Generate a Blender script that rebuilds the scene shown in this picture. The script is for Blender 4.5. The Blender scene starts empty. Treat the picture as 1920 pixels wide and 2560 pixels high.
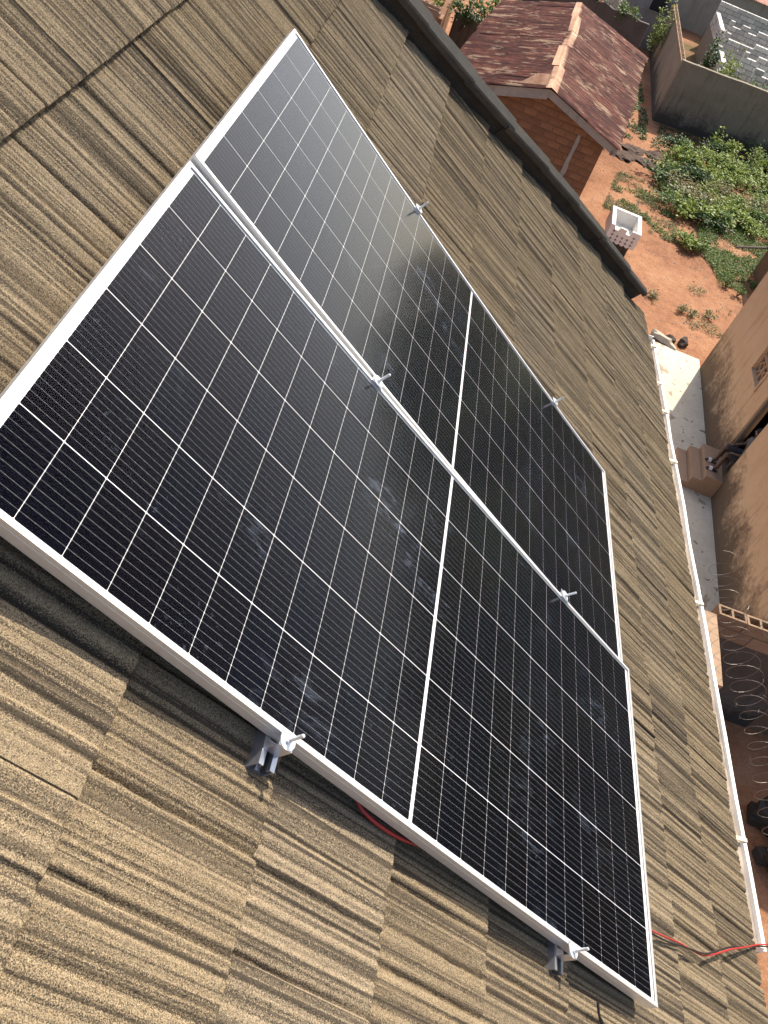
import bpy, bmesh, math, random
import numpy as np
from mathutils import Matrix, Vector, noise as mnoise

random.seed(7); rng = np.random.default_rng(7)
SC = bpy.context.scene
COL = SC.collection
R = math.radians

# ------------------------------------------------------------------ camera
CAM = Vector((0, 0, 10.0))
MR = ((0.94767186, 0.30092521, 0.10659301),
      (0.13721426, -0.68541719, 0.71510525),
      (0.28825388, -0.66305904, -0.69084182))          # camera axes (right, down, forward) as columns, world rows
cd = bpy.data.cameras.new('camera')
cd.sensor_fit = 'HORIZONTAL'; cd.sensor_width = 36; cd.lens = 36 * 2056.1 / 1920
cd.clip_start = 0.05; cd.clip_end = 3000
cam = bpy.data.objects.new('camera', cd); COL.objects.link(cam)
cam.matrix_world = Matrix(((MR[0][0], -MR[0][1], -MR[0][2], CAM.x),
                           (MR[1][0], -MR[1][1], -MR[1][2], CAM.y),
                           (MR[2][0], -MR[2][1], -MR[2][2], CAM.z), (0, 0, 0, 1)))
SC.camera = cam

# ------------------------------------------------------------------ sky, sun, exposure
SUN_EL, SUN_AZ = R(50), R(66)                            # azimuth from +X towards +Y
world = bpy.data.worlds.new('World'); SC.world = world; world.use_nodes = True
wn = world.node_tree.nodes; wn.clear()
sky = wn.new('ShaderNodeTexSky'); sky.sky_type = 'NISHITA'; sky.sun_disc = False
sky.sun_elevation = SUN_EL; sky.sun_rotation = R(24); sky.air_density = 1.0; sky.dust_density = 3.4
bg = wn.new('ShaderNodeBackground'); bg.inputs[1].default_value = 0.15
wo = wn.new('ShaderNodeOutputWorld')
world.node_tree.links.new(sky.outputs[0], bg.inputs[0]); world.node_tree.links.new(bg.outputs[0], wo.inputs[0])
sl = bpy.data.lights.new('sun', 'SUN'); sl.energy = 5.0; sl.angle = R(0.5); sl.color = (1.0, 0.93, 0.82)
so = bpy.data.objects.new('sun', sl); COL.objects.link(so)
SDIR = Vector((math.cos(SUN_EL) * math.cos(SUN_AZ), math.cos(SUN_EL) * math.sin(SUN_AZ), math.sin(SUN_EL)))
so.rotation_euler = SDIR.to_track_quat('Z', 'Y').to_euler(); so.location = (20, 40, 60)
vs = SC.view_settings
vs.view_transform = 'Standard'; vs.look = 'None'; vs.gamma = 1; vs.use_curve_mapping = False; vs.exposure = 0.42
SC.render.engine = 'CYCLES'
SC.cycles.use_denoising = True
SC.cycles.max_bounces = 5; SC.cycles.diffuse_bounces = 3; SC.cycles.glossy_bounces = 2; SC.cycles.transparent_max_bounces = 8

# ------------------------------------------------------------------ materials
def mat(name, col=(.5, .5, .5), rough=.8, metal=0.0, spec=None):
    m = bpy.data.materials.new(name); m.use_nodes = True
    b = m.node_tree.nodes['Principled BSDF']
    b.inputs['Base Color'].default_value = (*col, 1); b.inputs['Roughness'].default_value = rough
    b.inputs['Metallic'].default_value = metal
    if spec is not None: b.inputs['Specular IOR Level'].default_value = spec
    return m
class NT:
    def __init__(s, m): s.m = m; s.t = m.node_tree; s.b = s.t.nodes['Principled BSDF']
    def n(s, typ, **kw):
        x = s.t.nodes.new(typ)
        for k, v in kw.items(): setattr(x, k, v)
        return x
    def l(s, a, b): s.t.links.new(a, b)
    def put(s, sock, v):
        if hasattr(v, 'links'): s.l(v, sock)
        else: sock.default_value = v
    def coord(s, kind='Object', scale=(1, 1, 1), loc=None):
        tc = s.n('ShaderNodeTexCoord'); mp = s.n('ShaderNodeMapping'); s.l(tc.outputs[kind], mp.inputs[0])
        mp.inputs['Scale'].default_value = scale
        if loc is not None: s.put(mp.inputs['Location'], loc)
        return mp.outputs[0]
    def noise(s, vec, scale, detail=3, rough=.55, dist=0):
        x = s.n('ShaderNodeTexNoise'); s.l(vec, x.inputs['Vector']); x.inputs['Scale'].default_value = scale
        x.inputs['Detail'].default_value = detail; x.inputs['Roughness'].default_value = rough; x.inputs['Distortion'].default_value = dist
        return x.outputs['Fac']
    def ramp(s, f, stops, interp='LINEAR'):
        x = s.n('ShaderNodeValToRGB'); s.l(f, x.inputs[0]); cr = x.color_ramp; cr.interpolation = interp
        while len(cr.elements) < len(stops): cr.elements.new(.5)
        for e, (p, c) in zip(cr.elements, stops):
            e.position = p; e.color = (*c, 1) if isinstance(c, tuple) else (c, c, c, 1)
        return x.outputs[0]
    def mix(s, f, a, b, mode='MIX'):
        x = s.n('ShaderNodeMix', data_type='RGBA', blend_type=mode)
        s.put(x.inputs[0], f)
        for i, v in ((6, a), (7, b)):
            if isinstance(v, tuple): x.inputs[i].default_value = (*v, 1)
            else: s.put(x.inputs[i], v)
        return x.outputs[2]
    def math(s, op, a, b=0.0):
        x = s.n('ShaderNodeMath', operation=op); s.put(x.inputs[0], a); s.put(x.inputs[1], b); return x.outputs[0]
    def bump(s, h, strength=.5, dist=.01):
        x = s.n('ShaderNodeBump'); s.l(h, x.inputs['Height']); x.inputs['Strength'].default_value = strength; x.inputs['Distance'].default_value = dist
        s.l(x.outputs[0], s.b.inputs['Normal'])
    def color(s, c): s.put(s.b.inputs['Base Color'], c)

def m_granule(name, ramp_stops, streak=(.0, .0), dark=(.040, .033, .027), bump=1.0):
    m = mat(name, rough=.95, spec=.12); t = NT(m); t.b.inputs['Diffuse Roughness'].default_value = .7
    oi = t.n('ShaderNodeObjectInfo'); off = t.n('ShaderNodeVectorMath', operation='SCALE')
    cx = t.n('ShaderNodeCombineXYZ'); t.l(oi.outputs['Random'], cx.inputs[0]); t.l(oi.outputs['Random'], cx.inputs[1])
    t.l(cx.outputs[0], off.inputs[0]); off.inputs['Scale'].default_value = 37.0
    v = t.coord('Object', loc=off.outputs[0])
    vor = t.n('ShaderNodeTexVoronoi'); t.l(v, vor.inputs['Vector']); vor.inputs['Scale'].default_value = 760
    g = t.n('ShaderNodeSeparateColor'); t.l(vor.outputs['Color'], g.inputs[0])
    col = t.ramp(g.outputs[0], ramp_stops, 'CONSTANT')
    big = t.noise(v, 9, 4)
    col = t.mix(t.ramp(big, [(.35, .0), (.8, .3)]), col, (.22, .175, .12))
    if streak[1]:
        sp = t.noise(v, 420, 2)
        for sx_, sy_, lo, hi, amt in ((34, .25, .40, .49, streak[1] * .75), (66, .4, .41, .50, streak[1] * .95), (8, .5, .26, .42, streak[0] * .4)):
            sv = t.coord('Object', scale=(sx_, sy_, 1), loc=off.outputs[0]); st = t.noise(sv, 1.0, 3, .55)
            f = t.math('ADD', st, t.math('MULTIPLY', t.math('SUBTRACT', sp, .5), .42))
            col = t.mix(t.ramp(f, [(lo, amt), (hi, 0.)]), col, dark)
        # slight tone change from tile to tile
        hv = t.n('ShaderNodeHueSaturation'); t.l(col, hv.inputs['Color'])
        t.put(hv.inputs['Value'], t.math('ADD', t.math('MULTIPLY', oi.outputs['Random'], .10), .95))
        t.put(hv.inputs['Saturation'], t.math('ADD', t.math('MULTIPLY', oi.outputs['Random'], -.10), 1.05))
        col = hv.outputs[0]
    t.color(col)
    t.bump(t.math('ADD', g.outputs[1], t.noise(v, 180, 2)), bump, .0022)
    return m
M_TILE = m_granule('tile_granules', [(0, (.095, .074, .052)), (.12, (.25, .185, .115)), (.34, (.375, .282, .170)), (.62, (.46, .354, .215)), (.88, (.57, .462, .30))], streak=(.35, .82))
M_CAP = m_granule('cap_granules', [(0, (.04, .039, .036)), (.3, (.085, .080, .072)), (.7, (.13, .12, .105))])

def m_plain(name, col, rough=.6, metal=0., var=.12, scale=30, bump=0., spec=None):
    m = mat(name, col, rough, metal, spec); t = NT(m); v = t.coord('Object')
    n = t.noise(v, scale, 4)
    lo = tuple(c * (1 - var) for c in col); hi = tuple(min(1, c * (1 + var)) for c in col)
    t.color(t.ramp(n, [(.3, lo), (.7, hi)]))
    if bump: t.bump(n, bump, .01)
    return m
M_ALU = m_plain('anodised_aluminium', (.80, .79, .77), .38, .55, .05, 60)
M_RAIL = m_plain('mill_aluminium', (.62, .62, .66), .3, .8, .06, 80)
M_ZINC = m_plain('zinc_steel', (.80, .82, .82), .34, .5, .08, 90)
M_BACK = m_plain('white_backsheet', (.82, .82, .80), .5, 0, .03, 20)
M_PVC = m_plain('white_pvc', (.80, .77, .72), .42, 0, .07, 6)
M_SILT = m_plain('gutter_silt', (.30, .25, .20), .9, 0, .35, 14)
M_BRASS = m_plain('yellowed_bracket', (.55, .46, .28), .45, .3, .25, 40)
M_RED = m_plain('red_cable', (.42, .028, .028), .42, 0, .1, 30)
M_BLK = m_plain('black_cable', (.018, .018, .02), .4, 0, .2, 30)
M_BLKP = m_plain('black_plastic', (.012, .012, .013), .5, 0, .2, 30)
M_WOOD = m_plain('grey_wood', (.17, .14, .11), .85, 0, .3, 25, .4)
M_SKIN = m_plain('brown_skin', (.075, .04, .026), .5, 0, .12, 14)
M_CLOTH1 = m_plain('dark_cloth', (.03, .03, .036), .9, 0, .25, 18, .3)
M_CLOTH2 = m_plain('grey_cloth', (.10, .095, .10), .9, 0, .25, 18, .3)
M_SANDAL = m_plain('dark_sandal', (.02, .018, .018), .6)
M_STRAP = m_plain('white_strap', (.75, .75, .74), .5)
M_HAIR = m_plain('black_hair', (.01, .009, .008), .8, 0, .2, 60, .5)
M_EYE = m_plain('eye_white', (.7, .68, .64), .3)
M_IRON = m_plain('rusty_iron', (.10, .055, .035), .75, .3, .35, 60)
M_WIRE = m_plain('razor_wire', (.20, .17, .15), .5, .5, .3, 60)

def m_cell():
    m = mat('solar_cell', (.008, .009, .014), .6, 0, 0.0); t = NT(m)
    v = t.coord('Object'); sx = t.n('ShaderNodeSeparateXYZ'); t.l(v, sx.inputs[0])
    y = t.math('ADD', t.math('DIVIDE', sx.outputs[1], .0182), 50.5)
    fy = t.math('ABSOLUTE', t.math('SUBTRACT', t.math('FRACT', y), .5))
    line = t.math('LESS_THAN', fy, .011)
    x = t.math('ADD', t.math('DIVIDE', sx.outputs[0], .0152), 50.5)
    fx = t.math('ABSOLUTE', t.math('SUBTRACT', t.math('FRACT', x), .5))
    dy = t.math('MULTIPLY', fy, .0182); dx = t.math('MULTIPLY', fx, .0152)
    rr = t.math('SQRT', t.math('ADD', t.math('MULTIPLY', dx, dx), t.math('MULTIPLY', dy, dy)))
    endx = t.math('GREATER_THAN', t.math('ABSOLUTE', sx.outputs[0]), .034)
    rad = t.math('ADD', .0006, t.math('MULTIPLY', endx, .00045))
    dot = t.math('LESS_THAN', rr, rad)
    k = t.math('MAXIMUM', t.math('MULTIPLY', line, .42), t.math('MULTIPLY', dot, t.math('ADD', .5, t.math('MULTIPLY', endx, .4))))
    oi = t.n('ShaderNodeObjectInfo')
    base = t.mix(t.noise(t.coord('Object'), 6, 2), (.0020, .0021, .0040), (.0030, .0033, .0068))
    base = t.mix(t.math('MULTIPLY', oi.outputs['Random'], .5), base, (.0045, .0032, .0032))
    t.color(t.mix(k, base, (.62, .63, .66)))
    return m
M_CELL = m_cell()

def m_panel_glass():
    m = bpy.data.materials.new('panel_glass'); m.use_nodes = True; t = NT(m); tr = t.t
    out = [n for n in tr.nodes if n.type == 'OUTPUT_MATERIAL'][0]
    tp = t.n('ShaderNodeBsdfTransparent'); gl = t.n('ShaderNodeBsdfGlossy'); gl.inputs['Roughness'].default_value = .13
    lw = t.n('ShaderNodeLayerWeight'); lw.inputs['Blend'].default_value = .5
    fr = t.math('ADD', t.math('MULTIPLY', t.math('POWER', lw.outputs['Facing'], 4.3), 1.25), .0005)     # anti-reflective glass: little at steep angles, much at grazing ones
    mx = t.n('ShaderNodeMixShader'); t.l(fr, mx.inputs[0]); t.l(tp.outputs[0], mx.inputs[1]); t.l(gl.outputs[0], mx.inputs[2])
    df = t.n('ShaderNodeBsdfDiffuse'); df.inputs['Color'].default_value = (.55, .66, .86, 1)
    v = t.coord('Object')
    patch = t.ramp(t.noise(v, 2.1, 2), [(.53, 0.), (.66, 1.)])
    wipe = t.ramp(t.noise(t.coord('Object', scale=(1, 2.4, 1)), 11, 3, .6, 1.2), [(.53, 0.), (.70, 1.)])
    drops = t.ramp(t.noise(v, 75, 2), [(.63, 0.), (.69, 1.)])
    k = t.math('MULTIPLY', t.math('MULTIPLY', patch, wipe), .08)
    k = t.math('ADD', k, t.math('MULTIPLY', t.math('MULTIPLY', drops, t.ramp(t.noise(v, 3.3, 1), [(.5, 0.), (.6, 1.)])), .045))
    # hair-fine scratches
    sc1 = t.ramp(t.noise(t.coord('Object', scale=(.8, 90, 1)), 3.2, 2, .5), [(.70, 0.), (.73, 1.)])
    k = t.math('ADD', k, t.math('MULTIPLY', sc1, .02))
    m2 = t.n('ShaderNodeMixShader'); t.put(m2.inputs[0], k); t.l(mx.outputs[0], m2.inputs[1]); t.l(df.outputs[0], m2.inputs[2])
    t.l(m2.outputs[0], out.inputs['Surface'])
    return m
M_GLASS = m_panel_glass()

def m_ground():
    m = mat('red_earth', rough=.95, spec=.2); t = NT(m); v = t.coord('Object')
    a = t.noise(v, .45, 5); b = t.noise(v, 3.4, 7, .7); c = t.noise(v, 19, 5, .75)
    f = t.math('ADD', t.math('MULTIPLY', a, .45), t.math('ADD', t.math('MULTIPLY', b, .35), t.math('MULTIPLY', c, .20)))
    col = t.ramp(f, [(.34, (.13, .058, .032)), (.45, (.26, .115, .058)), (.55, (.36, .175, .09)), (.68, (.42, .265, .165))])
    col = t.mix(t.ramp(t.noise(v, 7.5, 5, .7), [(.50, 0.), (.70, .4)]), col, (.44, .26, .15))
    pb = t.ramp(t.noise(v, 60, 2), [(.64, 0.), (.70, .7)]); col = t.mix(pb, col, (.46, .36, .27))
    dk = t.ramp(t.noise(v, 26, 4, .65), [(.32, .75), (.41, 0.)]); col = t.mix(dk, col, (.09, .045, .028))
    fx = t.n('ShaderNodeSeparateXYZ'); t.l(v, fx.inputs[0])
    far = t.math('ADD', t.math('ADD', t.math('MULTIPLY', fx.outputs[0], .03), t.math('MULTIPLY', fx.outputs[1], .008)), t.math('MULTIPLY', t.math('SUBTRACT', t.noise(v, .08, 4), .5), 1.6))
    col = t.mix(t.ramp(far, [(.85, 0.), (1.25, .9)]), col, (.055, .075, .025))      # scrub covers the land to the east
    t.color(col); t.bump(t.math('ADD', b, t.math('MULTIPLY', c, .5)), .8, .05)
    return m
M_EARTH = m_ground()

def m_stained(name, base, light, dark, stain_h=.9, streaks=True, vary=0):
    """plaster or concrete with dirt: splash stains near the ground and streaks, of their own ragged shape"""
    m = mat(name, rough=.9, spec=.25); t = NT(m); v = t.coord('Object')
    n1 = t.noise(v, 1.3, 5, .6); n2 = t.noise(v, 9, 5, .65); n3 = t.noise(v, 60, 3)
    col = t.ramp(t.math('ADD', t.math('MULTIPLY', n1, .65), t.math('MULTIPLY', n2, .35)), [(.33, base), (.66, light)])
    if streaks:
        s = t.noise(t.coord('Object', scale=(5, 5, .5)), 1.0, 4, .6)
        col = t.mix(t.ramp(s, [(.56, 0.), (.75, .55)]), col, dark)
    if stain_h:
        sx = t.n('ShaderNodeSeparateXYZ'); t.l(v, sx.inputs[0])
        hz = t.math('ADD', t.math('DIVIDE', sx.outputs[2], stain_h), t.math('MULTIPLY', t.math('SUBTRACT', t.math('ADD', t.math('MULTIPLY', n1, .7), t.math('MULTIPLY', n2, .5)), .6), 2.4))
        col = t.mix(t.ramp(hz, [(.42, .85), (1., 0.)]), col, dark)
    sp = t.ramp(t.noise(v, 26, 2), [(.72, 0.), (.76, .7)]); col = t.mix(sp, col, dark)
    if vary:
        oi = t.n('ShaderNodeObjectInfo'); hv = t.n('ShaderNodeHueSaturation'); t.l(col, hv.inputs['Color']); t.put(hv.inputs['Value'], t.math('ADD', t.math('MULTIPLY', oi.outputs['Random'], vary), 1 - vary / 2)); col = hv.outputs[0]
    t.color(col); t.bump(t.math('ADD', n2, t.math('MULTIPLY', n3, .4)), .35, .02)
    return m
M_TAN = m_stained('tan_plaster', (.50, .335, .195), (.60, .425, .265), (.075, .05, .034), 1.25)
M_CONC = m_stained('worn_concrete', (.40, .34, .26), (.56, .50, .40), (.17, .125, .09), 0, False)
def m_walk():
    m = m_stained('walk_concrete', (.50, .44, .34), (.66, .60, .48), (.30, .24, .18), 0, False); t = NT(m); v = t.coord('Object')
    old = t.b.inputs['Base Color'].links[0].from_socket
    k = t.math('ADD', t.math('MULTIPLY', t.noise(v, 1.5, 2, .5, .8), .75), t.math('MULTIPLY', t.noise(v, 5, 3), .25))
    col = t.mix(t.ramp(k, [(.60, 0.), (.615, .55), (.66, .75)]), old, (.26, .17, .11))
    col = t.mix(t.ramp(t.noise(v, 7, 1, .5, .5), [(.70, 0.), (.71, .75)]), col, (.09, .065, .05)); t.color(col)
    return m
M_WALK = m_walk()
M_STEP = m_stained('worn_step_concrete', (.30, .19, .125), (.38, .26, .175), (.15, .09, .06), 0, False)
M_COMP = m_stained('dirty_render', (.21, .175, .125), (.31, .265, .195), (.06, .05, .042), .8)
M_DARKWALL = m_stained('blackened_block_and_shade', (.09, .075, .062), (.15, .125, .10), (.04, .034, .03), .6)  # dark walls and rubble; also paints shade on wall core, plinth and box holes
M_BLOCK = m_stained('cement_block', (.54, .52, .47), (.68, .66, .60), (.34, .32, .29), 0, False, vary=.45)
M_JOINT = m_plain('block_joint', (.24, .225, .20), .95)
M_SANDBLOCK = m_stained('sandcrete_block', (.27, .175, .11), (.40, .275, .18), (.10, .062, .042), 0, False, vary=.4)
M_MUD = m_stained('mud_brick', (.17, .085, .045), (.26, .14, .076), (.09, .048, .03), 0, False, vary=.35)
M_MORTAR = m_stained('mud_mortar', (.15, .077, .042), (.22, .12, .066), (.09, .045, .028), 0, False)
M_GREYPL = m_stained('grey_plaster', (.25, .235, .21), (.36, .34, .30), (.08, .07, .06), 0)
M_WHITE = m_stained('white_plaster_box', (.74, .70, .64), (.84, .81, .75), (.5, .42, .35), 0, False)
M_STONE = m_plain('dark_stone', (.06, .042, .034), .95, 0, .4, 14, .6)
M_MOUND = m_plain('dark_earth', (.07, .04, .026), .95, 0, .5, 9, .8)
M_PEB = m_plain('pebbles', (.45, .36, .28), .9, 0, .4, 3)
M_WALLP = m_plain('cream_wall_paint', (.62, .55, .44), .85, 0, .1, 3)

def m_rust(name, c1, c2, c3, pale=.5, sc=(1, .05, 1), own=True):
    m = mat(name, rough=.75, spec=.3, metal=.15); t = NT(m)
    oi = t.n('ShaderNodeObjectInfo'); cx = t.n('ShaderNodeCombineXYZ'); off = t.math('MULTIPLY', oi.outputs['Random'], 50)
    t.l(off, cx.inputs[0]); t.l(off, cx.inputs[1])
    v = t.coord('Object', scale=sc, loc=cx.outputs[0] if own else None); v2 = t.coord('Object', loc=cx.outputs[0] if own else None)
    a = t.noise(v, 6.5, 6, .75); b = t.noise(v2, 1.1, 4)
    col = t.ramp(t.math('ADD', t.math('MULTIPLY', a, .7), t.math('MULTIPLY', b, .3)), [(.38, c1), (.50, c2), (.60, c3)])
    f = t.math('ADD', t.math('MULTIPLY', t.noise(v, 5.5, 6, .75), .62), t.math('MULTIPLY', t.noise(v2, 1.3, 3), .38))
    col = t.mix(t.ramp(f, [(.535, 0.), (.585, pale)]), col, (.50, .33, .21))
    hv = t.n('ShaderNodeHueSaturation'); t.l(col, hv.inputs['Color']); t.put(hv.inputs['Value'], t.math('ADD', t.math('MULTIPLY', oi.outputs['Random'], .3 if own else .14), .85 if own else .93))
    t.color(hv.outputs[0]); t.bump(a, .3, .01)
    return m
M_RUST = m_rust('rusted_zinc', (.050, .019, .016), (.145, .047, .032), (.29, .11, .07), .95, (.035, 1, 1), False)
M_RUSTP = m_rust('pale_ridge_zinc', (.34, .17, .095), (.47, .27, .16), (.58, .37, .24), .5)
M_REDROOF = m_rust('faded_red_zinc', (.30, .12, .085), (.38, .17, .12), (.44, .22, .16), .15)

def m_leaf(name, c1, c2):
    m = bpy.data.materials.new(name); m.use_nodes = True; t = NT(m); b = t.b
    b.inputs['Roughness'].default_value = .5; b.inputs['Specular IOR Level'].default_value = .35
    col = t.ramp(t.noise(t.coord('Object'), 5.5, 3, .7), [(.3, c1), (.7, c2)]); t.color(col)
    tl = t.n('ShaderNodeBsdfTranslucent'); t.l(col, tl.inputs[0]); mx = t.n('ShaderNodeMixShader'); mx.inputs[0].default_value = .3
    out = [n for n in t.t.nodes if n.type == 'OUTPUT_MATERIAL'][0]
    t.l(b.outputs[0], mx.inputs[1]); t.l(tl.outputs[0], mx.inputs[2]); t.l(mx.outputs[0], out.inputs['Surface'])
    return m
M_LEAF = [m_leaf('leaf_mid', (.07, .13, .025), (.19, .27, .065)), m_leaf('leaf_bright', (.15, .22, .035), (.34, .40, .10)),
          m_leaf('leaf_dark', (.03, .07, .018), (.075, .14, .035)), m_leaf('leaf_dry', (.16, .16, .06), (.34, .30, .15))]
M_BARK = m_plain('bark', (.10, .07, .048), .9, 0, .3, 20, .5)

# ------------------------------------------------------------------ object helpers
MW = {}
def tag(o, label=None, cat=None, group=None, kind=None):
    if label: o['label'] = label
    if cat: o['category'] = cat
    if group: o['group'] = group
    if kind: o['kind'] = kind
    return o
def thing(name, label, cat, loc=(0, 0, 0), group=None, mtx=None, rotz=0):
    o = bpy.data.objects.new(name, None); COL.objects.link(o); o.empty_display_size = .2
    m = mtx if mtx is not None else Matrix.Translation(loc) @ Matrix.Rotation(rotz, 4, 'Z')
    o.matrix_world = m; MW[o] = m.copy()
    return tag(o, label, cat, group)
def link(name, me, parent=None, m=None):
    """object from mesh data; m is its matrix in WORLD space"""
    o = bpy.data.objects.new(name, me); COL.objects.link(o)
    m = m if m is not None else (MW[parent] if parent is not None else Matrix())
    if parent is not None:
        o.parent = parent; o.matrix_basis = MW[parent].inverted() @ m
    else: o.matrix_basis = m
    MW[o] = m.copy()
    return o
def meshdata(name, v, f, m, smooth=False):
    me = bpy.data.meshes.new(name); me.from_pydata([tuple(p) for p in v], [], [tuple(q) for q in f]); me.update()
    if m is not None: me.materials.append(m)
    if smooth: me.polygons.foreach_set('use_smooth', [True] * len(me.polygons))
    return me
class MB:
    def __init__(s): s.v = []; s.f = []
    def add(s, v, f):
        k = len(s.v); s.v += [Vector(p) for p in v]; s.f += [tuple(i + k for i in q) for q in f]; return s
    def box(s, lo, hi, m=None):
        x0, y0, z0 = lo; x1, y1, z1 = hi
        v = [Vector(p) for p in ((x0, y0, z0), (x1, y0, z0), (x1, y1, z0), (x0, y1, z0), (x0, y0, z1), (x1, y0, z1), (x1, y1, z1), (x0, y1, z1))]
        if m is not None: v = [m @ p for p in v]
        return s.add(v, ((0, 3, 2, 1), (4, 5, 6, 7), (0, 1, 5, 4), (1, 2, 6, 5), (2, 3, 7, 6), (3, 0, 4, 7)))
    def prism(s, poly, h0, h1, m=None):
        """polygon in xy (CCW), extruded z h0..h1"""
        n = len(poly); v = [Vector((p[0], p[1], h0)) for p in poly] + [Vector((p[0], p[1], h1)) for p in poly]
        if m is not None: v = [m @ p for p in v]
        f = [tuple(reversed(range(n))), tuple(range(n, 2 * n))] + [(i, (i + 1) % n, n + (i + 1) % n, n + i) for i in range(n)]
        return s.add(v, f)
    def tube(s, pts, rad, n=8, cap=True):
        pts = [Vector(p) for p in pts]; k0 = len(s.v); rads = rad if hasattr(rad, '__len__') else [rad] * len(pts)
        t0 = (pts[1] - pts[0]).normalized(); a = Vector((0, 0, 1)) if abs(t0.z) < .9 else Vector((1, 0, 0))
        u = t0.cross(a).normalized()
        for i, p in enumerate(pts):
            t = (pts[min(i + 1, len(pts) - 1)] - pts[max(i - 1, 0)]).normalized()
            u = (u - t * u.dot(t)).normalized(); w = t.cross(u)
            for j in range(n):
                an = 2 * math.pi * j / n; s.v.append(p + (u * math.cos(an) + w * math.sin(an)) * rads[i])
        for i in range(len(pts) - 1):
            for j in range(n):
                s.f.append((k0 + i * n + j, k0 + i * n + (j + 1) % n, k0 + (i + 1) * n + (j + 1) % n, k0 + (i + 1) * n + j))
        if cap:
            s.f.append(tuple(k0 + j for j in reversed(range(n)))); s.f.append(tuple(k0 + (len(pts) - 1) * n + j for j in range(n)))
        return s
    def mesh(s, name, m, smooth=False): return meshdata(name, s.v, s.f, m, smooth)
    def build(s, name, m, parent=None, smooth=False, world=True):
        """verts are in world space when world=True (moved into the parent's space)"""
        v = s.v
        if parent is not None and world:
            inv = MW[parent].inverted(); v = [inv @ p for p in v]
        return link(name, meshdata(name, v, s.f, m, smooth), parent)
def catmull(P, n=8):
    P = [Vector(p) for p in P]; P = [P[0] * 2 - P[1]] + P + [P[-1] * 2 - P[-2]]; out = []
    for i in range(1, len(P) - 2):
        for k in range(n):
            t = k / n
            out.append(.5 * ((2 * P[i]) + (P[i + 1] - P[i - 1]) * t + (2 * P[i - 1] - 5 * P[i] + 4 * P[i + 1] - P[i + 2]) * t * t + (3 * P[i] - P[i - 1] - 3 * P[i + 1] + P[i + 2]) * t ** 3))
    return out + [P[-2]]
def frame(x, y, z, o):
    return Matrix(((x[0], y[0], z[0], o[0]), (x[1], y[1], z[1], o[1]), (x[2], y[2], z[2], o[2]), (0, 0, 0, 1)))

# ------------------------------------------------------------------ ground
S = MB(); N = 60
def gz(x, y):
    return 0.0
g = MB(); g.add([(-700, -700, 0), (900, -700, 0), (900, 900, 0), (-700, 900, 0)], [(0, 1, 2, 3)])
tag(g.build('ground', M_EARTH), kind='structure')

# ------------------------------------------------------------------ the house under us: tiled roof, hip cap, gutter
DW = Vector((.82151944, 0, -.57018051)); NW = Vector((.57018051, 0, .82151944)); EW = Vector((0, 1, 0))
R0 = Vector((-.66430809, 0, 9.04286101)); W0 = -.14490469; CS = .37; SCL = .97425078
def rp(w, e, h=0.0):
    """roof coordinates: w courses down the slope, e metres along the eave, h above the line of the tile noses"""
    p = R0 + DW * (W0 + CS * w) + EW * e
    return CAM + (p - CAM) * SCL + NW * h
PITCH = CS * SCL
house = thing('house', 'house with brown shingle roof that carries the two solar panels', 'house', (-2, 2, 0))
# hip line: e of the inner top edge of the cap and its width at downslope course q (unscaled roof frame, cap top 0.10 m above the tiles)
HIPT = [(-5.0, 3.55, .21), (1.61, 4.70, .22), (2.27, 4.82, .22), (3.29, 5.0, .22), (3.94, 5.12, .20), (4.98, 5.37, .18), (6.16, 5.62, .17), (7.15, 5.78, .15), (8.04, 5.93, .12), (9.03, 6.05, .10), (10.6, 6.24, .10)]
def hipt(q):
    for (a, b, c), (d, e_, f_) in zip(HIPT, HIPT[1:]):
        if q <= d or (d, e_, f_) == HIPT[-1]:
            k = (q - a) / (d - a); return b + (e_ - b) * k, c + (f_ - c) * k
def hip_e(w):
    q = (SCL * (W0 + CS * w) - W0) / CS
    return hipt(q)[0] / SCL
deck = MB()
dv = [rp(-4, -2.2, -.045), rp(10.0, -2.2, -.045), rp(10.0, hip_e(10), -.045), rp(-4, hip_e(-4), -.045)]
deck.add(dv + [p - NW * .04 for p in dv], [(0, 1, 2, 3), (7, 6, 5, 4), (0, 4, 5, 1), (1, 5, 6, 2), (2, 6, 7, 3), (3, 7, 4, 0)])
roof = deck.build('roof', M_BLKP, house)
# hip end and back slope: fall away beyond the hip and the ridge
he = MB()
hp = [rp(w, hip_e(w), -.03) for w in (-4, 10.2)]
eo = Vector((-4.2, hp[1].y + .1, hp[1].z)); ro = Vector((-4.2, hp[0].y, hp[0].z))
he.add([hp[0], hp[1], eo, ro], [(0, 1, 2, 3)]); he.add([p - Vector((0, .05, .05)) for p in (hp[0], hp[1], eo, ro)], [(3, 2, 1, 0)])
he.build('hip_end_slope', M_CAP, house)
bs = MB(); rg0, rg1 = rp(-4, -2.2, 0), rp(-4, hip_e(-4), 0)
bs.add([rg0, rg1, rg1 + Vector((-3, .0, -2.1)), rg0 + Vector((-3, 0, -2.1))], [(0, 1, 2, 3)])
bs.add([rg0 - Vector((0, 0, .06)), rg1 - Vector((0, 0, .06)), rg1 + Vector((-3, .0, -2.16)), rg0 + Vector((-3, 0, -2.16))], [(3, 2, 1, 0)])
bs.build('back_slope', M_CAP, house)
MB().box((-6.5, -2.0, 0), (1.75, 5.0, 6.7)).build('wall', M_WALLP, house)

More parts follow.
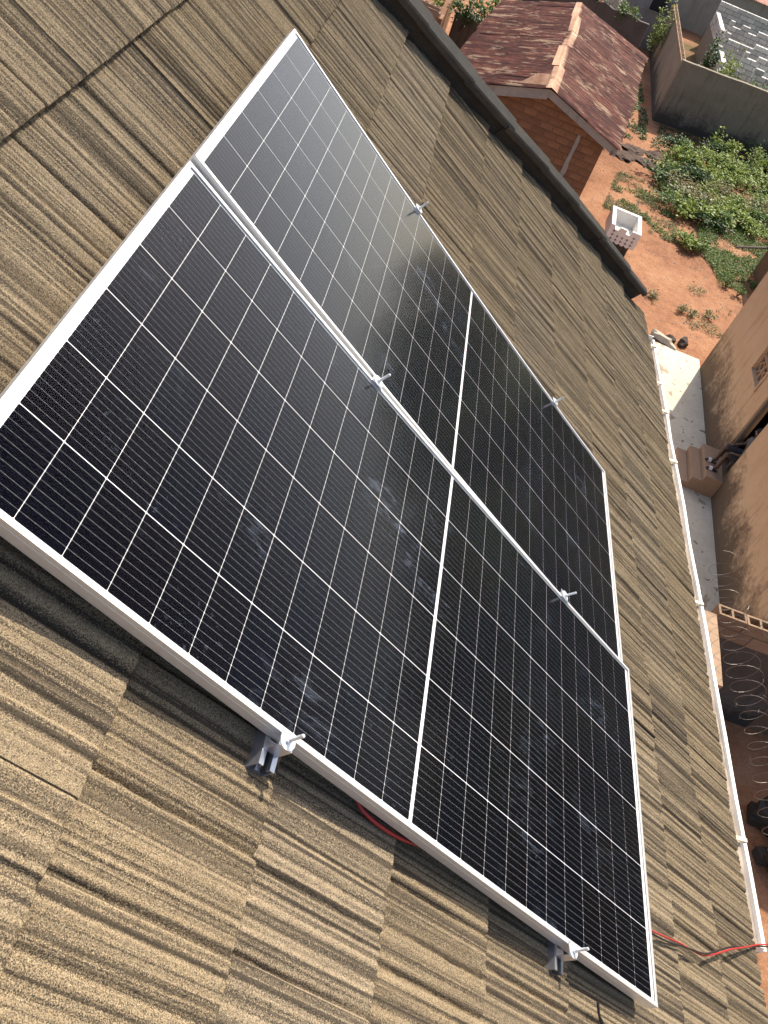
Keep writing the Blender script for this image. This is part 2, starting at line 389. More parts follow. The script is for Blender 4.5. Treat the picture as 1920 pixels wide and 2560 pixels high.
def tile_mesh(seed, name):
    r = np.random.default_rng(seed); Wt, Lt = 1.255, .415
    nx = 400; ys = np.array([0, .006, .03, .07, .11, .15, .19, .23, .27, .31, .345, .375, Lt])
    xs = np.linspace(0, Wt, nx + 1); X, Y = np.meshgrid(xs, ys)
    H = np.zeros_like(X)
    # shakes: boards of unequal width, each with its own height and cant
    b = [0.0]
    while b[-1] < Wt - .07: b.append(b[-1] + r.uniform(.075, .19))
    b[-1] = Wt; nose = np.zeros(nx + 1)
    for i in range(len(b) - 1):
        w = (xs >= b[i]) & (xs <= b[i + 1]); c = (b[i] + b[i + 1]) / 2
        H[:, w] += r.uniform(-.003, .004) + r.uniform(-.035, .035) * (X[:, w] - c); nose[w] = r.uniform(-.0012, .0012)
    for c in b[1:-1]:
        d = r.uniform(.007, .013); wob = .0015 * np.sin(Y * r.uniform(6, 14) + r.uniform(0, 6)) + r.uniform(-.008, .008) * Y
        q = X - c - wob; s = r.uniform(.0045, .007)
        H -= d * np.exp(-(np.where(q < 0, q / s, q / (s * 1.9))) ** 2)
    x = 0
    while x < Wt:                                       # grain
        x += r.uniform(.0145, .0215)
        wob = r.uniform(.0004, .0018) * np.sin(Y * r.uniform(5, 14) + r.uniform(0, 6)) + r.uniform(-.008, .008) * Y
        amp = r.uniform(.0022, .0056) * (.78 + .22 * np.sin(Y * r.uniform(4, 10) + r.uniform(0, 6)))
        H -= amp * np.exp(-((X - x - wob) / r.uniform(.0032, .0062)) ** 2)
    for _ in range(26):
        x = r.uniform(0, Wt); H += r.uniform(.0006, .0018) * np.exp(-((X - x) / r.uniform(.006, .014)) ** 2)
    H += .0006 * r.standard_normal(H.shape)
    Yn = Y.copy(); Yn[0] += nose; Yn[1] += nose
    H[0] -= .003
    v = np.stack([X, Yn, H], -1).reshape(-1, 3).tolist(); n1 = nx + 1; f = []
    for j in range(len(ys) - 1):
        for i in range(nx):
            a = j * n1 + i; f.append((a, a + 1, a + n1 + 1, a + n1))
    k = len(v)                                           # turned-down nose
    v += [(xs[i], Yn[0, i] - .001, H[0, i] - .0006) for i in range(n1)] + [(xs[i], Yn[0, i] + .002, -.027) for i in range(n1)]
    for i in range(nx): f.append((k + i, k + n1 + i, k + n1 + i + 1, k + i + 1))
    # side returns so that a lap shows a real edge
    for i in (0, nx):
        kk = len(v); v += [v[j * n1 + i] for j in range(len(ys))] + [(v[j * n1 + i][0], v[j * n1 + i][1], v[j * n1 + i][2] - .010) for j in range(len(ys))]
        for j in range(len(ys) - 1):
            q = (kk + j, kk + j + 1, kk + len(ys) + j + 1, kk + len(ys) + j); f.append(q if i else q[::-1])
    return meshdata(name, v, f, M_TILE, True)
TILES = [tile_mesh(s, 'roof_tile_%d' % s) for s in (3, 11, 23)]
TAU = .066
Yt = (-DW - NW * TAU).normalized(); Zt = EW.cross(Yt).normalized()
OFF = {1: .52, 0: .18}
for k in range(-3, 11):
    e = -1.9 + OFF.get(k, random.uniform(0, 1.2)); j = 0
    while True:
        lim = hip_e(k - 1.0); limb = hip_e(k)
        if e > limb - .03: break
        yaw = R(random.uniform(-.16, .16)); ma = Matrix.Rotation(yaw, 3, Zt)
        lift = random.uniform(-.0015, .0025) + (j % 2) * .0035
        o0 = rp(k + (.12 if k == 10 else 0) + random.uniform(-.006, .006), e, lift)
        m = frame(ma @ EW, ma @ Yt, Zt, o0)
        me = random.choice(TILES)
        if e + 1.26 > lim - .02:                          # cut along the hip
            me = me.copy(); bm = bmesh.new(); bm.from_mesh(me)
            a = m.inverted() @ rp(k - 1.3, hip_e(k - 1.3) + .02); b2 = m.inverted() @ rp(k + .2, hip_e(k + .2) + .02)
            d = (b2 - a); nrm = Vector((-d.y, d.x, 0)).normalized()
            if nrm.x < 0: nrm = -nrm
            bmesh.ops.bisect_plane(bm, geom=bm.verts[:] + bm.edges[:] + bm.faces[:], plane_co=(a.x, a.y, 0), plane_no=nrm, clear_outer=True)
            bm.to_mesh(me); bm.free()
            if len(me.polygons) < 20: break
        link('roof_tile', me, roof, m)
        e += 1.252; j += 1
# hip cap: lapped dark angle pieces
def hipP(q, de, h):
    e0, wd = hipt(q); return R0 + DW * (W0 + CS * q) + EW * (e0 + de[0] + de[1] * wd) + NW * (h + .03)
ws = [-4.6 + i * 1.09 for i in range(14)]
for i in range(13):
    a, b = ws[i], min(ws[i + 1] + .12, 9.38); c = MB(); jit = random.uniform(-.008, .008)
    if a > 9.2: continue
    prof = [((.060, 0), -.05), ((.060, 0), .058), ((.0, 0), .060), ((.0, 0), .090), ((.010, 0), .100), ((-.012, 1), .100), ((.0, 1), .088), ((.02, 1), -.06)]
    A = [hipP(a, (de[0] + jit, de[1]), h - .003) for de, h in prof]; B = [hipP(b, (de[0] - jit, de[1]), h + .006) for de, h in prof]
    n = len(prof)
    c.add(A + B, [(j, j + 1, n + j + 1, n + j) for j in range(n - 1)] + [tuple(range(n))[::-1], tuple(range(n, 2 * n))])
    c.build('hip_cap', M_CAP, house)

# gutter
gx = lambda x, z: (x, z)
gut = MB(); GY0, GY1 = 1.40, 6.12
prof = [(2.262, 6.985), (2.262, 6.870), (2.372, 6.862), (2.388, 6.905), (2.402, 6.908), (2.402, 6.898), (2.393, 6.893), (2.377, 6.850), (2.255, 6.858), (2.255, 6.985)]
ny = 14
vv = []; ff = []
for j in range(ny + 1):
    y = GY0 + (GY1 - GY0) * j / ny; dz = .004 * math.sin(j * 1.7); dx = .003 * math.sin(j * 2.3 + 1)
    vv += [(x + dx, y, z + dz) for x, z in prof]
n = len(prof)
for j in range(ny):
    for i in range(n): ff.append((j * n + i, j * n + (i + 1) % n, (j + 1) * n + (i + 1) % n, (j + 1) * n + i))
ff += [tuple(range(n))[::-1], tuple(ny * n + i for i in range(n))]
gut.add(vv, ff); gutter = gut.build('gutter', M_PVC, house)
MB().box((2.262, GY1 - .006, 6.86), (2.385, GY1, 6.93)).build('end_stop', M_PVC, gutter)
MB().box((2.262, GY0, 6.86), (2.385, GY0 + .006, 6.93)).build('end_stop', M_PVC, gutter)
MB().box((2.205, -2.1, 6.72), (2.250, 6.1, 6.965)).build('fascia_board', M_PVC, house)
MB().box((2.264, GY0 + .007, 6.875), (2.381, GY1 - .007, 6.890)).build('silt', M_SILT, gutter)
for y in (6.0, 5.47, 5.11, 4.54, 3.27, 1.87):
    q = MB(); q.box((2.25, y - .009, 6.912), (2.400, y + .009, 6.915)); q.box((2.386, y - .009, 6.906), (2.404, y + .009, 6.914)); q.box((2.25, y - .008, 6.916), (2.268, y + .008, 6.965))
    q.build('bracket', M_BRASS, gutter)

# ------------------------------------------------------------------ solar panels
PL, PW, GAP, BOW = 2.279, 1.134, .0121, .0112
RU = Vector((.81503815, .00070019, .57940688)); RV = Vector((.00467995, .99995869, -.00779158))
RU, RV, RN = Vector((.815038148, .000700186, .579406875)), None, None
# columns of the panel frame: u runs down the slope, v along the eave, n away from the roof
PU = Vector((.815038148, .004679948, -.579388397)); PV = Vector((.000700186, .999958694, .009062026)); PN = Vector((.579406875, -.007791577, .815001205))
PO = Vector((-.48268489, .78063261, 9.05677922))
MA = frame(PU, PV, PN, PO)
ru, rv, dz = -.0117, -.0156, -.0035
lu = Vector((1, 0, rv)).normalized(); lv = Vector((0, 1, ru)).normalized(); lv = (lv - lu * lv.dot(lu)).normalized(); ln = lu.cross(lv)
MBm = MA @ frame(lu, lv, ln, (0, PW + GAP, dz - rv * PL / 2))
zb = lambda u: BOW * ((u - PL / 2) ** 2 - (PL / 2) ** 2)
NU = 24
def bar_u(v0, sgn):
    """long frame bar: outer face at v0, sgn = direction towards the glass"""
    prof = [(0, 0), (.011, 0), (.011, -.002), (.004, -.0024), (.004, -.033), (.024, -.033), (.024, -.035), (0, -.035), (0, -.0135), (.0008, -.013), (.0008, -.0118), (0, -.0113)]
    v = []; f = []; n = len(prof)
    for i in range(NU + 1):
        u = PL * i / NU; v += [(u, v0 + sgn * a, zb(u) + z) for a, z in prof]
    for i in range(NU):
        for j in range(n):
            q = (i * n + j, i * n + (j + 1) % n, (i + 1) * n + (j + 1) % n, (i + 1) * n + j); f.append(q if sgn > 0 else q[::-1])
    e0 = tuple(range(n)); e1 = tuple(NU * n + j for j in range(n)); f += [e0[::-1] if sgn > 0 else e0, e1 if sgn > 0 else e1[::-1]]
    return meshdata('frame_long', v, f, M_ALU)
def bar_v(u0, sgn):
    m = MB(); a, b = sorted((u0, u0 + sgn * .011)); z = zb(u0)
    m.box((a, .0112, z - .0022), (b, PW - .0112, z - .0003)); a2, b2 = sorted((u0, u0 + sgn * .003)); m.box((a2, .0045, z - .0345), (b2, PW - .0045, z - .0023))
    return m.mesh('frame_short', M_ALU)
def sheet(z, inset, name, m, two=False):
    v = []; f = []
    for i in range(NU + 1):
        u = inset + (PL - 2 * inset) * i / NU; v += [(u, inset, zb(u) + z), (u, PW - inset, zb(u) + z)]
    for i in range(NU): f.append((2 * i, 2 * i + 2, 2 * i + 3, 2 * i + 1))
    return meshdata(name, v, f, m, True)
cu, cv, ch = .0915 / 2, .1818 / 2, .0022
ML_FRAME = [bar_u(0, 1), bar_u(PW, -1)]; ML_SHORT = [bar_v(0, 1), bar_v(PL, -1)]
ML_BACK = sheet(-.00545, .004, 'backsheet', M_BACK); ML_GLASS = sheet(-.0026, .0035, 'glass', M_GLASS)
c = MB(); c.prism([(-cu + ch, -cv), (cu - ch, -cv), (cu, -cv + ch), (cu, cv - ch), (cu - ch, cv), (-cu + ch, cv), (-cu, cv - ch), (-cu, -cv + ch)], -.00012, .00012)
ML_CELL = c.mesh('solar_cell', M_CELL)
def strip(name, u0, u1): return sheet_strip(name, u0, u1)
def panel(mtx, label):
    p = thing('solar_panel', label, 'solar panel', mtx=mtx, group='solar panels on the shingle roof')
    for me in ML_FRAME: link('frame_bar', me, p)
    for me in ML_SHORT: link('frame_bar', me, p)
    link('backsheet', ML_BACK, p)
    for i in range(24):
        u = .0255 + .0924 * (i + .5) - .0005 if i < 12 else PL - .0255 - .0924 * (23 - i + .5)
        for j in range(6):
            v = .567 + (j - 2.5) * .1838
            sl_ = 2 * BOW * (u - PL / 2)
            link('solar_cell', ML_CELL, p, mtx @ Matrix.Translation((u, v, zb(u) - .0052)) @ Matrix.Rotation(-math.atan(sl_), 4, 'Y'))
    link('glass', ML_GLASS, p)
    return p
panel(MA, 'nearer solar panel, dark cells in silver frame, its long edge over the open shingles')
panel(MBm, 'farther solar panel, its glass hazy with sky glare towards the top corner')

# rails
def rail(u, label, v0=-.057, v1=2.316):
    t = thing('mounting_rail', label, 'rail', mtx=MA @ Matrix.Translation((u, v0, zb(u) - .036)), group='rails under the solar panels')
    L = v1 - v0; prof = [(-.021, 0), (-.009, 0), (-.009, -.010), (-.011, -.010), (-.011, -.0025), (-.0185, -.0025), (-.0185, -.0375), (-.006, -.0375), (-.006, -.024), (.006, -.024), (.006, -.0375), (.0185, -.0375), (.0185, -.0025), (.011, -.0025), (.011, -.010), (.009, -.010), (.009, 0), (.021, 0), (.021, -.040), (-.021, -.040)]
    n = len(prof); v = [(a, 0, z) for a, z in prof] + [(a, L, z) for a, z in prof]
    me = MB().add(v, [(i, n + i, n + (i + 1) % n, (i + 1) % n) for i in range(n)])
    bm = bmesh.new(); me2 = me.mesh('rail', M_RAIL)
    bm.from_mesh(me2); bm.verts.ensure_lookup_table()
    for k in (0, 1):
        fc = bm.faces.new([bm.verts[k * n + i] for i in range(n)])
    bmesh.ops.recalc_face_normals(bm, faces=bm.faces[:]); bmesh.ops.triangulate(bm, faces=[f for f in bm.faces if len(f.verts) > 4]); bm.to_mesh(me2); bm.free()
    link('channel', me2, t)
    ft = MB()                                            # feet screwed to the roof
    for v in (.35, 1.15, 1.95): ft.box((.022, v - .02, -.056), (.026, v + .02, -.005)); 
    for v in (.35, 1.15, 1.95): ft.box((.022, v - .02, -.060), (.06, v + .02, -.0565))
    fo = ft.mesh('feet', M_RAIL); link('foot_brackets', fo, t)
rail(.747, 'upper aluminium rail under the panels, its open channel end below the nearer clamp')
rail(1.812, 'lower aluminium rail under the panels, its bagged end near the bottom corner')

# clamps
def disc(r, n=28): return [(r * math.cos(2 * math.pi * i / n), r * math.sin(2 * math.pi * i / n)) for i in range(n)]
ME_WASH = MB().prism(disc(.0185), 0, .0022).mesh('washer', M_ZINC)
ME_NUT = MB().prism(disc(.0068, 6), 0, .006).mesh('nut', M_ZINC)
bb = MB(); zz = [(0, .0039)] + [(.001 + i * .0014, .0037 if i % 2 else .0041) for i in range(24)] + [(.039, .0042), (.0415, .0033)]
bb.tube([(0, 0, z) for z, r in zz], [r for z, r in zz], 12); ME_BOLT = bb.mesh('bolt', M_ZINC)
def bracket_end(sgn):
    m = MB(); w = .0175
    # plate on the frame lip, web against the frame side, foot on the rail, outer web: one bent strip
    m.box((-w, -.0268, .0006), (w, .006, .0030))
    m.box((-w, -.0045, -.036), (w, -.0022, .0003)) if False else None
    m.box((-w, -.0268, -.0355), (w, -.0245, .0004)); m.box((-w, -.0243, -.0355), (w, -.004, -.0332))
    if sgn < 0: m.v = [Vector((-p.x, -p.y, p.z)) for p in m.v]
    return m.mesh('bracket', M_RAIL)
ME_BE = [bracket_end(1), bracket_end(-1)]
mm = MB(); mm.box((-.021, -.017, .0006), (.021, .017, .0030)); mm.box((-.021, -.0042, -.020), (.021, .0042, .0004)); ME_BM = mm.mesh('bracket', M_RAIL)
def clamp(name, mtx, me_b, dv, label, tilt=(0, 0)):
    t = thing(name, label, 'clamp', mtx=mtx, group='clamps holding the solar panels')
    link('bracket', me_b, t)
    m2 = mtx @ Matrix.Translation((0, dv, .0032)) @ Matrix.Rotation(R(tilt[0]), 4, 'X') @ Matrix.Rotation(R(tilt[1]), 4, 'Y')
    link('washer', ME_WASH, t, m2)
    link('nut', ME_NUT, t, m2 @ Matrix.Translation((0, 0, .0023)) @ Matrix.Rotation(random.uniform(0, 1), 4, 'Z'))
    link('bolt', ME_BOLT, t, m2 @ Matrix.Translation((0, 0, .0024)))
for u, lab in ((.747, 'end clamp with washer and upright bolt on near frame edge, left one'), (1.812, 'end clamp with washer and upright bolt on near frame edge, near the bottom corner')):
    clamp('end_clamp', MA @ Matrix.Translation((u, 0, zb(u))), ME_BE[0], -.011, lab, (random.uniform(-3, 3), random.uniform(-3, 3)))
for u, lab in ((.747, 'mid clamp and bolt between the two panels, upper one'), (1.807, 'mid clamp and bolt between the two panels, lower one')):
    clamp('mid_clamp', MA @ Matrix.Translation((u, PW + GAP / 2, zb(u))), ME_BM, 0, lab, (random.uniform(-3, 3), random.uniform(-3, 3)))
for u, lab in ((.744, 'end clamp and bolt on the far frame edge, upper one'), (1.805, 'end clamp and bolt on the far frame edge, lower one')):
    clamp('end_clamp', MBm @ Matrix.Translation((u, PW, zb(u))), ME_BE[1], .008, lab, (random.uniform(-3, 3), random.uniform(-3, 3)))

# cables
def cable(name, pts, rad, m, label, cat='cable', group=None):
    o = MB().tube(catmull(pts, 7), rad, 8).build(name, m, smooth=True); return tag(o, label, cat, group)
RC = [(7.20, 1.060), (7.30, 1.062), (7.485, 1.069), (7.723, 1.082), (7.973, 1.099), (8.187, 1.111), (8.456, 1.128), (8.764, 1.175), (9.153, 1.238), (9.62, 1.303), (10.134, 1.376), (10.8, 1.46)]
def twist(sg):
    out = []
    for i, (w, e) in enumerate(RC):
        hh = .008 + .016 * math.sin(math.pi * min(1, max(0, (w - 7.3) / 3.2))) ** 2; c_ = math.cos(i * .8 + .5)
        out.append(rp(w - sg * .010 * c_, e - sg * .0062 * c_, hh + sg * .0035 * math.sin(i * .8 + .5)))
    return out
cable('cable', twist(1), .0029, M_RED, 'red cable lying on the shingles at lower right, wound with the black one')
cable('cable', twist(-1), .0031, M_BLK, 'black cable lying on the shingles at lower right, wound with the red one')
UC = [(3.3, .93), (3.45, .86), (3.565, .844), (3.65, .827), (3.766, .821), (3.9, .821), (4.033, .827), (4.169, .838), (4.308, .852), (4.5, .88), (4.7, .95)]
cable('cable', [rp(w, e * SCL, .012) for w, e in UC], .0042, M_RED, 'red cable looping out from under the near panel edge')
cable('cable', [rp(w, e * SCL + .022, .014) for w, e in UC], .0042, M_BLK, 'black cable hidden along the near panel edge beside the red loop')
zt = MB().tube(catmull([rp(6.33, .762 * SCL, .022), rp(6.382, .74 * SCL, .014), rp(6.426, .731 * SCL, .010), rp(6.475, .722 * SCL, .008)], 5), [.0035] * 10 + [.005] * 6, 6).build('cable_tie', M_BLKP)
tag(zt, 'bent black cable tie offcut lying on shingles below bottom clamp', 'cable tie')

# ------------------------------------------------------------------ tan building on the right
TX = Vector((-.10245503, -.99473764, 0)); TY = Vector((.99473764, -.10245503, 0)); TO = Vector((8.986, 19.105, 0))
MT = frame(TX, TY, Vector((0, 0, 1)), TO)
tb = thing('tan_building', 'tan plastered building with stained walls beside the concrete walkway', 'building', mtx=MT)
TLn, TH, TD = 11.05, 3.3, 7.0
w = MB()
def seg(x0, x1, z0, z1): w.box((x0, 0, z0), (x1, .2, z1))
seg(0, 2.85, 0, TH); seg(2.85, 3.68, 0, 1.91); seg(2.85, 3.68, 2.75, TH); seg(3.68, 4.38, 0, TH); seg(4.38, 5.17, 0, .5); seg(4.38, 5.17, 2.5, TH); seg(5.17, TLn, 0, TH)
link('wall', w.mesh('wall_west', M_TAN), tb)
link('wall', MB().box((0, .2, 0), (.2, TD, TH)).mesh('wall_north', M_TAN), tb)
link('wall', MB().box((TLn - .2, .2, 0), (TLn, TD, TH)).mesh('wall_south', M_TAN), tb)
link('wall', MB().box((.2, TD - .2, 0), (TLn - .2, TD, TH)).mesh('wall_east', M_TAN), tb)
link('floor_slab', MB().box((.2, .2, .4), (TLn - .2, TD - .2, .5)).mesh('floor_slab', M_STEP), tb)
def corr(n, y0, y1, z0, z1, x0, L, name, m, amp=.012, pitch=.11):
    v = []; f = []; k = int(L / pitch * 4)
    for i in range(k + 1):
        x = x0 + L * i / k; h = amp * math.sin(2 * math.pi * x / pitch); v += [(x, y0, z0 + h), (x, y1, z1 + h)]
    for i in range(k): f.append((2 * i, 2 * i + 2, 2 * i + 3, 2 * i + 1))
    return meshdata(name, v, f, m, True)
link('roof_sheet', corr(0, -.06, TD / 2, TH + .02, TH + 1.0, -.08, TLn + .16, 'roof_sheet', M_RUST), tb)
link('roof_sheet', corr(0, TD / 2, TD + .06, TH + 1.0, TH + .02, -.08, TLn + .16, 'roof_sheet', M_RUST), tb)
for x0 in (0.02, TLn - .18):
    link('gable', MB().add([(x0, 0, TH), (x0, TD, TH), (x0, TD / 2, TH + .95), (x0 + .16, 0, TH), (x0 + .16, TD, TH), (x0 + .16, TD / 2, TH + .95)], [(0, 2, 1), (3, 4, 5), (0, 1, 4, 3), (1, 2, 5, 4), (2, 0, 3, 5)]).mesh('gable', M_TAN), tb)
# pierced ventilation blocks in the window opening, each with a lattice
vb = MB(); s = .205
for a, b_ in (((-s, -s), (-s + .03, s)), ((s - .03, -s), (s, s)), ((-s + .03, s - .03), (s - .03, s)), ((-s + .03, -s), (s - .03, -s + .03))):
    vb.box((a[0], 0, a[1]), (b_[0], .12, b_[1]))
for an in (45, -45):
    for o_ in (-.09, .09):
        mtx = Matrix.Rotation(R(an), 4, 'Y') @ Matrix.Translation((0, 0, o_)); vb.box((-.15, .02 + (an > 0) * .003, -.014), (.15, .10 + (an > 0) * .003, .014), mtx)
me_vb = vb.mesh('ventilation_block', M_SANDBLOCK)
for i in range(2):
    for j in range(2):
        link('ventilation_block', me_vb, tb, MT @ Matrix.Translation((2.85 + .2075 + .415 * i, .03, 1.91 + .21 + .42 * j)))
fr = MB()
for a, b_ in (((2.79, 1.85), (3.74, 1.908)), ((2.79, 2.752), (3.74, 2.81)), ((2.79, 1.91), (2.848, 2.75)), ((3.682, 1.91), (3.74, 2.75))): fr.box((a[0], -.035, a[1]), (b_[0], -.002, b_[1]))
link('window_surround', fr.mesh('window_surround', M_TAN), tb)
link('door_frame', MB().box((4.381, .04, .5), (4.43, .10, 2.498)).box((5.12, .04, .5), (5.169, .10, 2.498)).mesh('door_frame', M_WOOD), tb)

# concrete walk and steps in front of it
wk = MB(); wk.box((-.40, -2.0, 0), (TLn - .9, -.003, .03), MT)
tag(wk.build('walkway', M_WALK), kind='structure')
st = thing('doorsteps', 'worn concrete doorsteps with landing where the person stands', 'steps', mtx=MT @ Matrix.Translation((4.75, -.42, 0)))
for nm, x0, x1, y0, y1, z1 in (('step', -.55, .58, -.84, -.622, .17), ('step', -.55, .58, -.62, -.402, .34), ('landing', -.56, .60, -.40, -.004, .50)):
    q = MB(); q.box((4.75 + x0, y0, .031), (4.75 + x1, y1, z1), MT); q.build(nm, M_STEP, st)

# person sitting just inside the doorway, feet on the landing
def person():
    P0 = MT @ Vector((4.90, -.21, .50)); rot = math.atan2(-TY.y, -TY.x)          # local +X = the way the person faces
    m = Matrix.Translation(P0) @ Matrix.Rotation(rot, 4, 'Z')
    sto = thing('stool', 'low wooden stool under the person in the doorway', 'stool', mtx=m @ Matrix.Translation((-.47, 0, 0)))
    link('seat', MB().box((-.17, -.19, .34), (.17, .19, .375)).mesh('seat', M_WOOD), sto)
    lg = MB().box((-.02, -.02, 0), (.02, .02, .338)).mesh('leg', M_WOOD)
    for x in (-.13, .13):
        for y in (-.15, .15): link('leg', lg, sto, MW[sto] @ Matrix.Translation((x, y, 0)))
    p = thing('person', 'person sitting in the dark doorway, bare legs and white-strapped sandals on the landing', 'person', mtx=m)
    bm = bmesh.new(); sk = bm.verts.layers.skin.verify()
    def V(co, r, root=False):
        v = bm.verts.new(co); v[sk].radius = (r, r) if not isinstance(r, tuple) else r; v[sk].use_root = root; return v
    def chain(prev, pts):
        for co, r in pts:
            v = V(co, r); bm.edges.new((prev, v)); prev = v
        return prev
    pel = V((-.47, 0, .475), (.10, .13), True)
    chest = chain(pel, [((-.455, 0, .62), (.095, .125)), ((-.43, 0, .78), (.10, .145)), ((-.41, 0, .90), (.085, .14))])
    chain(chest, [((-.385, 0, .985), .05), ((-.36, 0, 1.04), .052), ((-.345, 0, 1.10), .082), ((-.35, 0, 1.16), .088), ((-.36, 0, 1.22), .060)])
    for sgn in (-1, 1):
        ank = chain(pel, [((-.40, sgn * .10, .465), .088), ((-.20, sgn * .125, .47), .074), ((-.01, sgn * .14, .465), .054), ((-.012, sgn * .143, .33), .050), ((-.012, sgn * .145, .10), .033)])
        chain(ank, [((-.035, sgn * .146, .05), .032)]); chain(ank, [((.045, sgn * .148, .048), .032), ((.12, sgn * .151, .038), .028), ((.165, sgn * .153, .033), .018)])
        hand = chain(chest, [((-.41, sgn * .165, .89), .052), ((-.39, sgn * .225, .74), .043), ((-.34, sgn * .235, .64), .036), ((-.16, sgn * .17, .575), .027), ((-.10, sgn * .155, .562), (.030, .016))])
        for dy, L in ((.028, .060), (.010, .070), (-.008, .066), (-.025, .052)):
            chain(hand, [((-.06, sgn * .155 + dy, .556), .009), ((-.06 + L * .5, sgn * .155 + dy * 1.2, .545), .0085), ((-.06 + L * .85, sgn * .155 + dy * 1.25, .52), .007)])
        chain(hand, [((-.085, sgn * .112, .552), .010), ((-.055, sgn * .100, .540), .009)])
    me = bpy.data.meshes.new('body'); bm.to_mesh(me); bm.free(); me.materials.append(M_SKIN)
    o = link('body', me, p); md = o.modifiers.new('skin', 'SKIN'); md.use_smooth_shade = True
    sb = o.modifiers.new('sub', 'SUBSURF'); sb.levels = 1; sb.render_levels = 2
    def loft(rings, n=20):
        b = MB(); v = []
        for (cx, cy, z, rx, ry) in rings: v += [(cx + rx * math.cos(2 * math.pi * i / n) * (1 + .03 * math.sin(i * 2.1 + z * 17)), cy + ry * math.sin(2 * math.pi * i / n), z) for i in range(n)]
        return b.add(v, [(j * n + i, j * n + (i + 1) % n, (j + 1) * n + (i + 1) % n, (j + 1) * n + i) for j in range(len(rings) - 1) for i in range(n)])
    sh = loft([(-.47, 0, .42, .145, .178), (-.465, 0, .52, .14, .17), (-.455, 0, .65, .132, .164), (-.43, 0, .78, .136, .18), (-.41, 0, .88, .126, .19), (-.40, 0, .945, .09, .14), (-.385, 0, .985, .062, .07)])
    for sgn in (-1, 1): sh.tube([(-.41, sgn * .15, .90), (-.40, sgn * .20, .82), (-.385, sgn * .23, .73)], [.072, .066, .062], 14, False)
    link('shirt', sh.mesh('shirt', M_CLOTH2, True), p)
    pt = loft([(-.47, 0, .50, .14, .172), (-.465, 0, .44, .15, .185), (-.46, 0, .39, .12, .16)])
    for sgn in (-1, 1): pt.tube([(-.44, sgn * .09, .47), (-.28, sgn * .115, .472), (-.13, sgn * .13, .475), (-.055, sgn * .138, .47)], [.108, .098, .088, .084], 16, False)
    link('shorts', pt.mesh('shorts', M_CLOTH1, True), p)
    for sgn in (-1, 1):
        y = sgn * .149
        s_o = link('sandal', MB().prism([(-.07, y - .035), (.02, y - .036), (.10, y - .048), (.17, y - .042), (.195, y), (.17, y + .042), (.10, y + .048), (.02, y + .036), (-.07, y + .035), (-.085, y)], 0, .016).mesh('sandal', M_SANDAL), p)
        sp = MB(); arch = [(math.cos(a), math.sin(a)) for a in [math.pi * i / 10 for i in range(11)]]
        v = [(x, y + .050 * c_, .010 + .066 * s_) for x in (.06, .135) for c_, s_ in arch]; sp.add(v, [(i, i + 1, 11 + i + 1, 11 + i) for i in range(10)])
        sp.add([(a_, b_, c_ + .004) for a_, b_, c_ in v], [(i, 11 + i, 11 + i + 1, i + 1) for i in range(10)]); link('strap', sp.mesh('strap', M_STRAP, True), s_o)
    link('hair', loft([(-.362, 0, 1.155 + .105 * math.sin(math.pi / 2 * j / 6), .105 * math.cos(math.pi / 2 * j / 6) + .001, .100 * math.cos(math.pi / 2 * j / 6) + .001) for j in range(7)], 18).mesh('hair', M_HAIR, True), p)
    for sgn in (-1, 1): link('eye', MB().prism(disc(.010, 10), 0, .006, Matrix.Translation((-.268, sgn * .032, 1.135)) @ Matrix.Rotation(R(90), 4, 'Y')).mesh('eye', M_EYE), p)
    link('nose', MB().add([(-.27, -.012, 1.105), (-.27, .012, 1.105), (-.244, 0, 1.108), (-.264, 0, 1.14)], [(0, 1, 2), (0, 2, 3), (1, 3, 2), (0, 3, 1)]).mesh('nose', M_SKIN), p)
    link('mouth', MB().box((-.282, -.022, 1.074), (-.267, .022, 1.082)).mesh('mouth', M_CLOTH1), p)
person()

# stones and a broken kerb by the end of the walkway
def rock(loc, s, seed, m, label, name='stone', squash=.7, cat='stone', group=None):
    r = random.Random(seed); bm = bmesh.new(); bmesh.ops.create_icosphere(bm, subdivisions=3 if name == 'earth_mound' else 2, radius=1)
    for v in bm.verts:
        k = 1 + .45 * mnoise.noise(v.co * 1.3 + Vector((seed, 0, 0))) + .3 * mnoise.noise(v.co * 3.7 + Vector((0, seed, 0))) + .08 * r.uniform(-1, 1); v.co = Vector((v.co.x * s[0] * k, v.co.y * s[1] * k, v.co.z * s[2] * k * squash))
    me = bpy.data.meshes.new(name); bm.to_mesh(me); bm.free(); me.materials.append(m)
    o = link(name, me, None, Matrix.Translation(loc) @ Matrix.Rotation(r.uniform(0, 3), 4, 'Z')); return tag(o, label, cat, group)
rock((8.23, 20.0, .07), (.17, .13, .14), 3, M_STONE, 'dark stone in the middle of three at the walkway end')
rock((8.60, 20.02, .08), (.20, .14, .16), 5, M_STONE, 'dark stone farthest from the gutter of three at the walkway end')
rock((7.98, 19.80, .06), (.36, .15, .15), 8, M_CONC, 'pale broken concrete lump beside the gutter at walkway end', 'concrete_lump', .8, 'block')

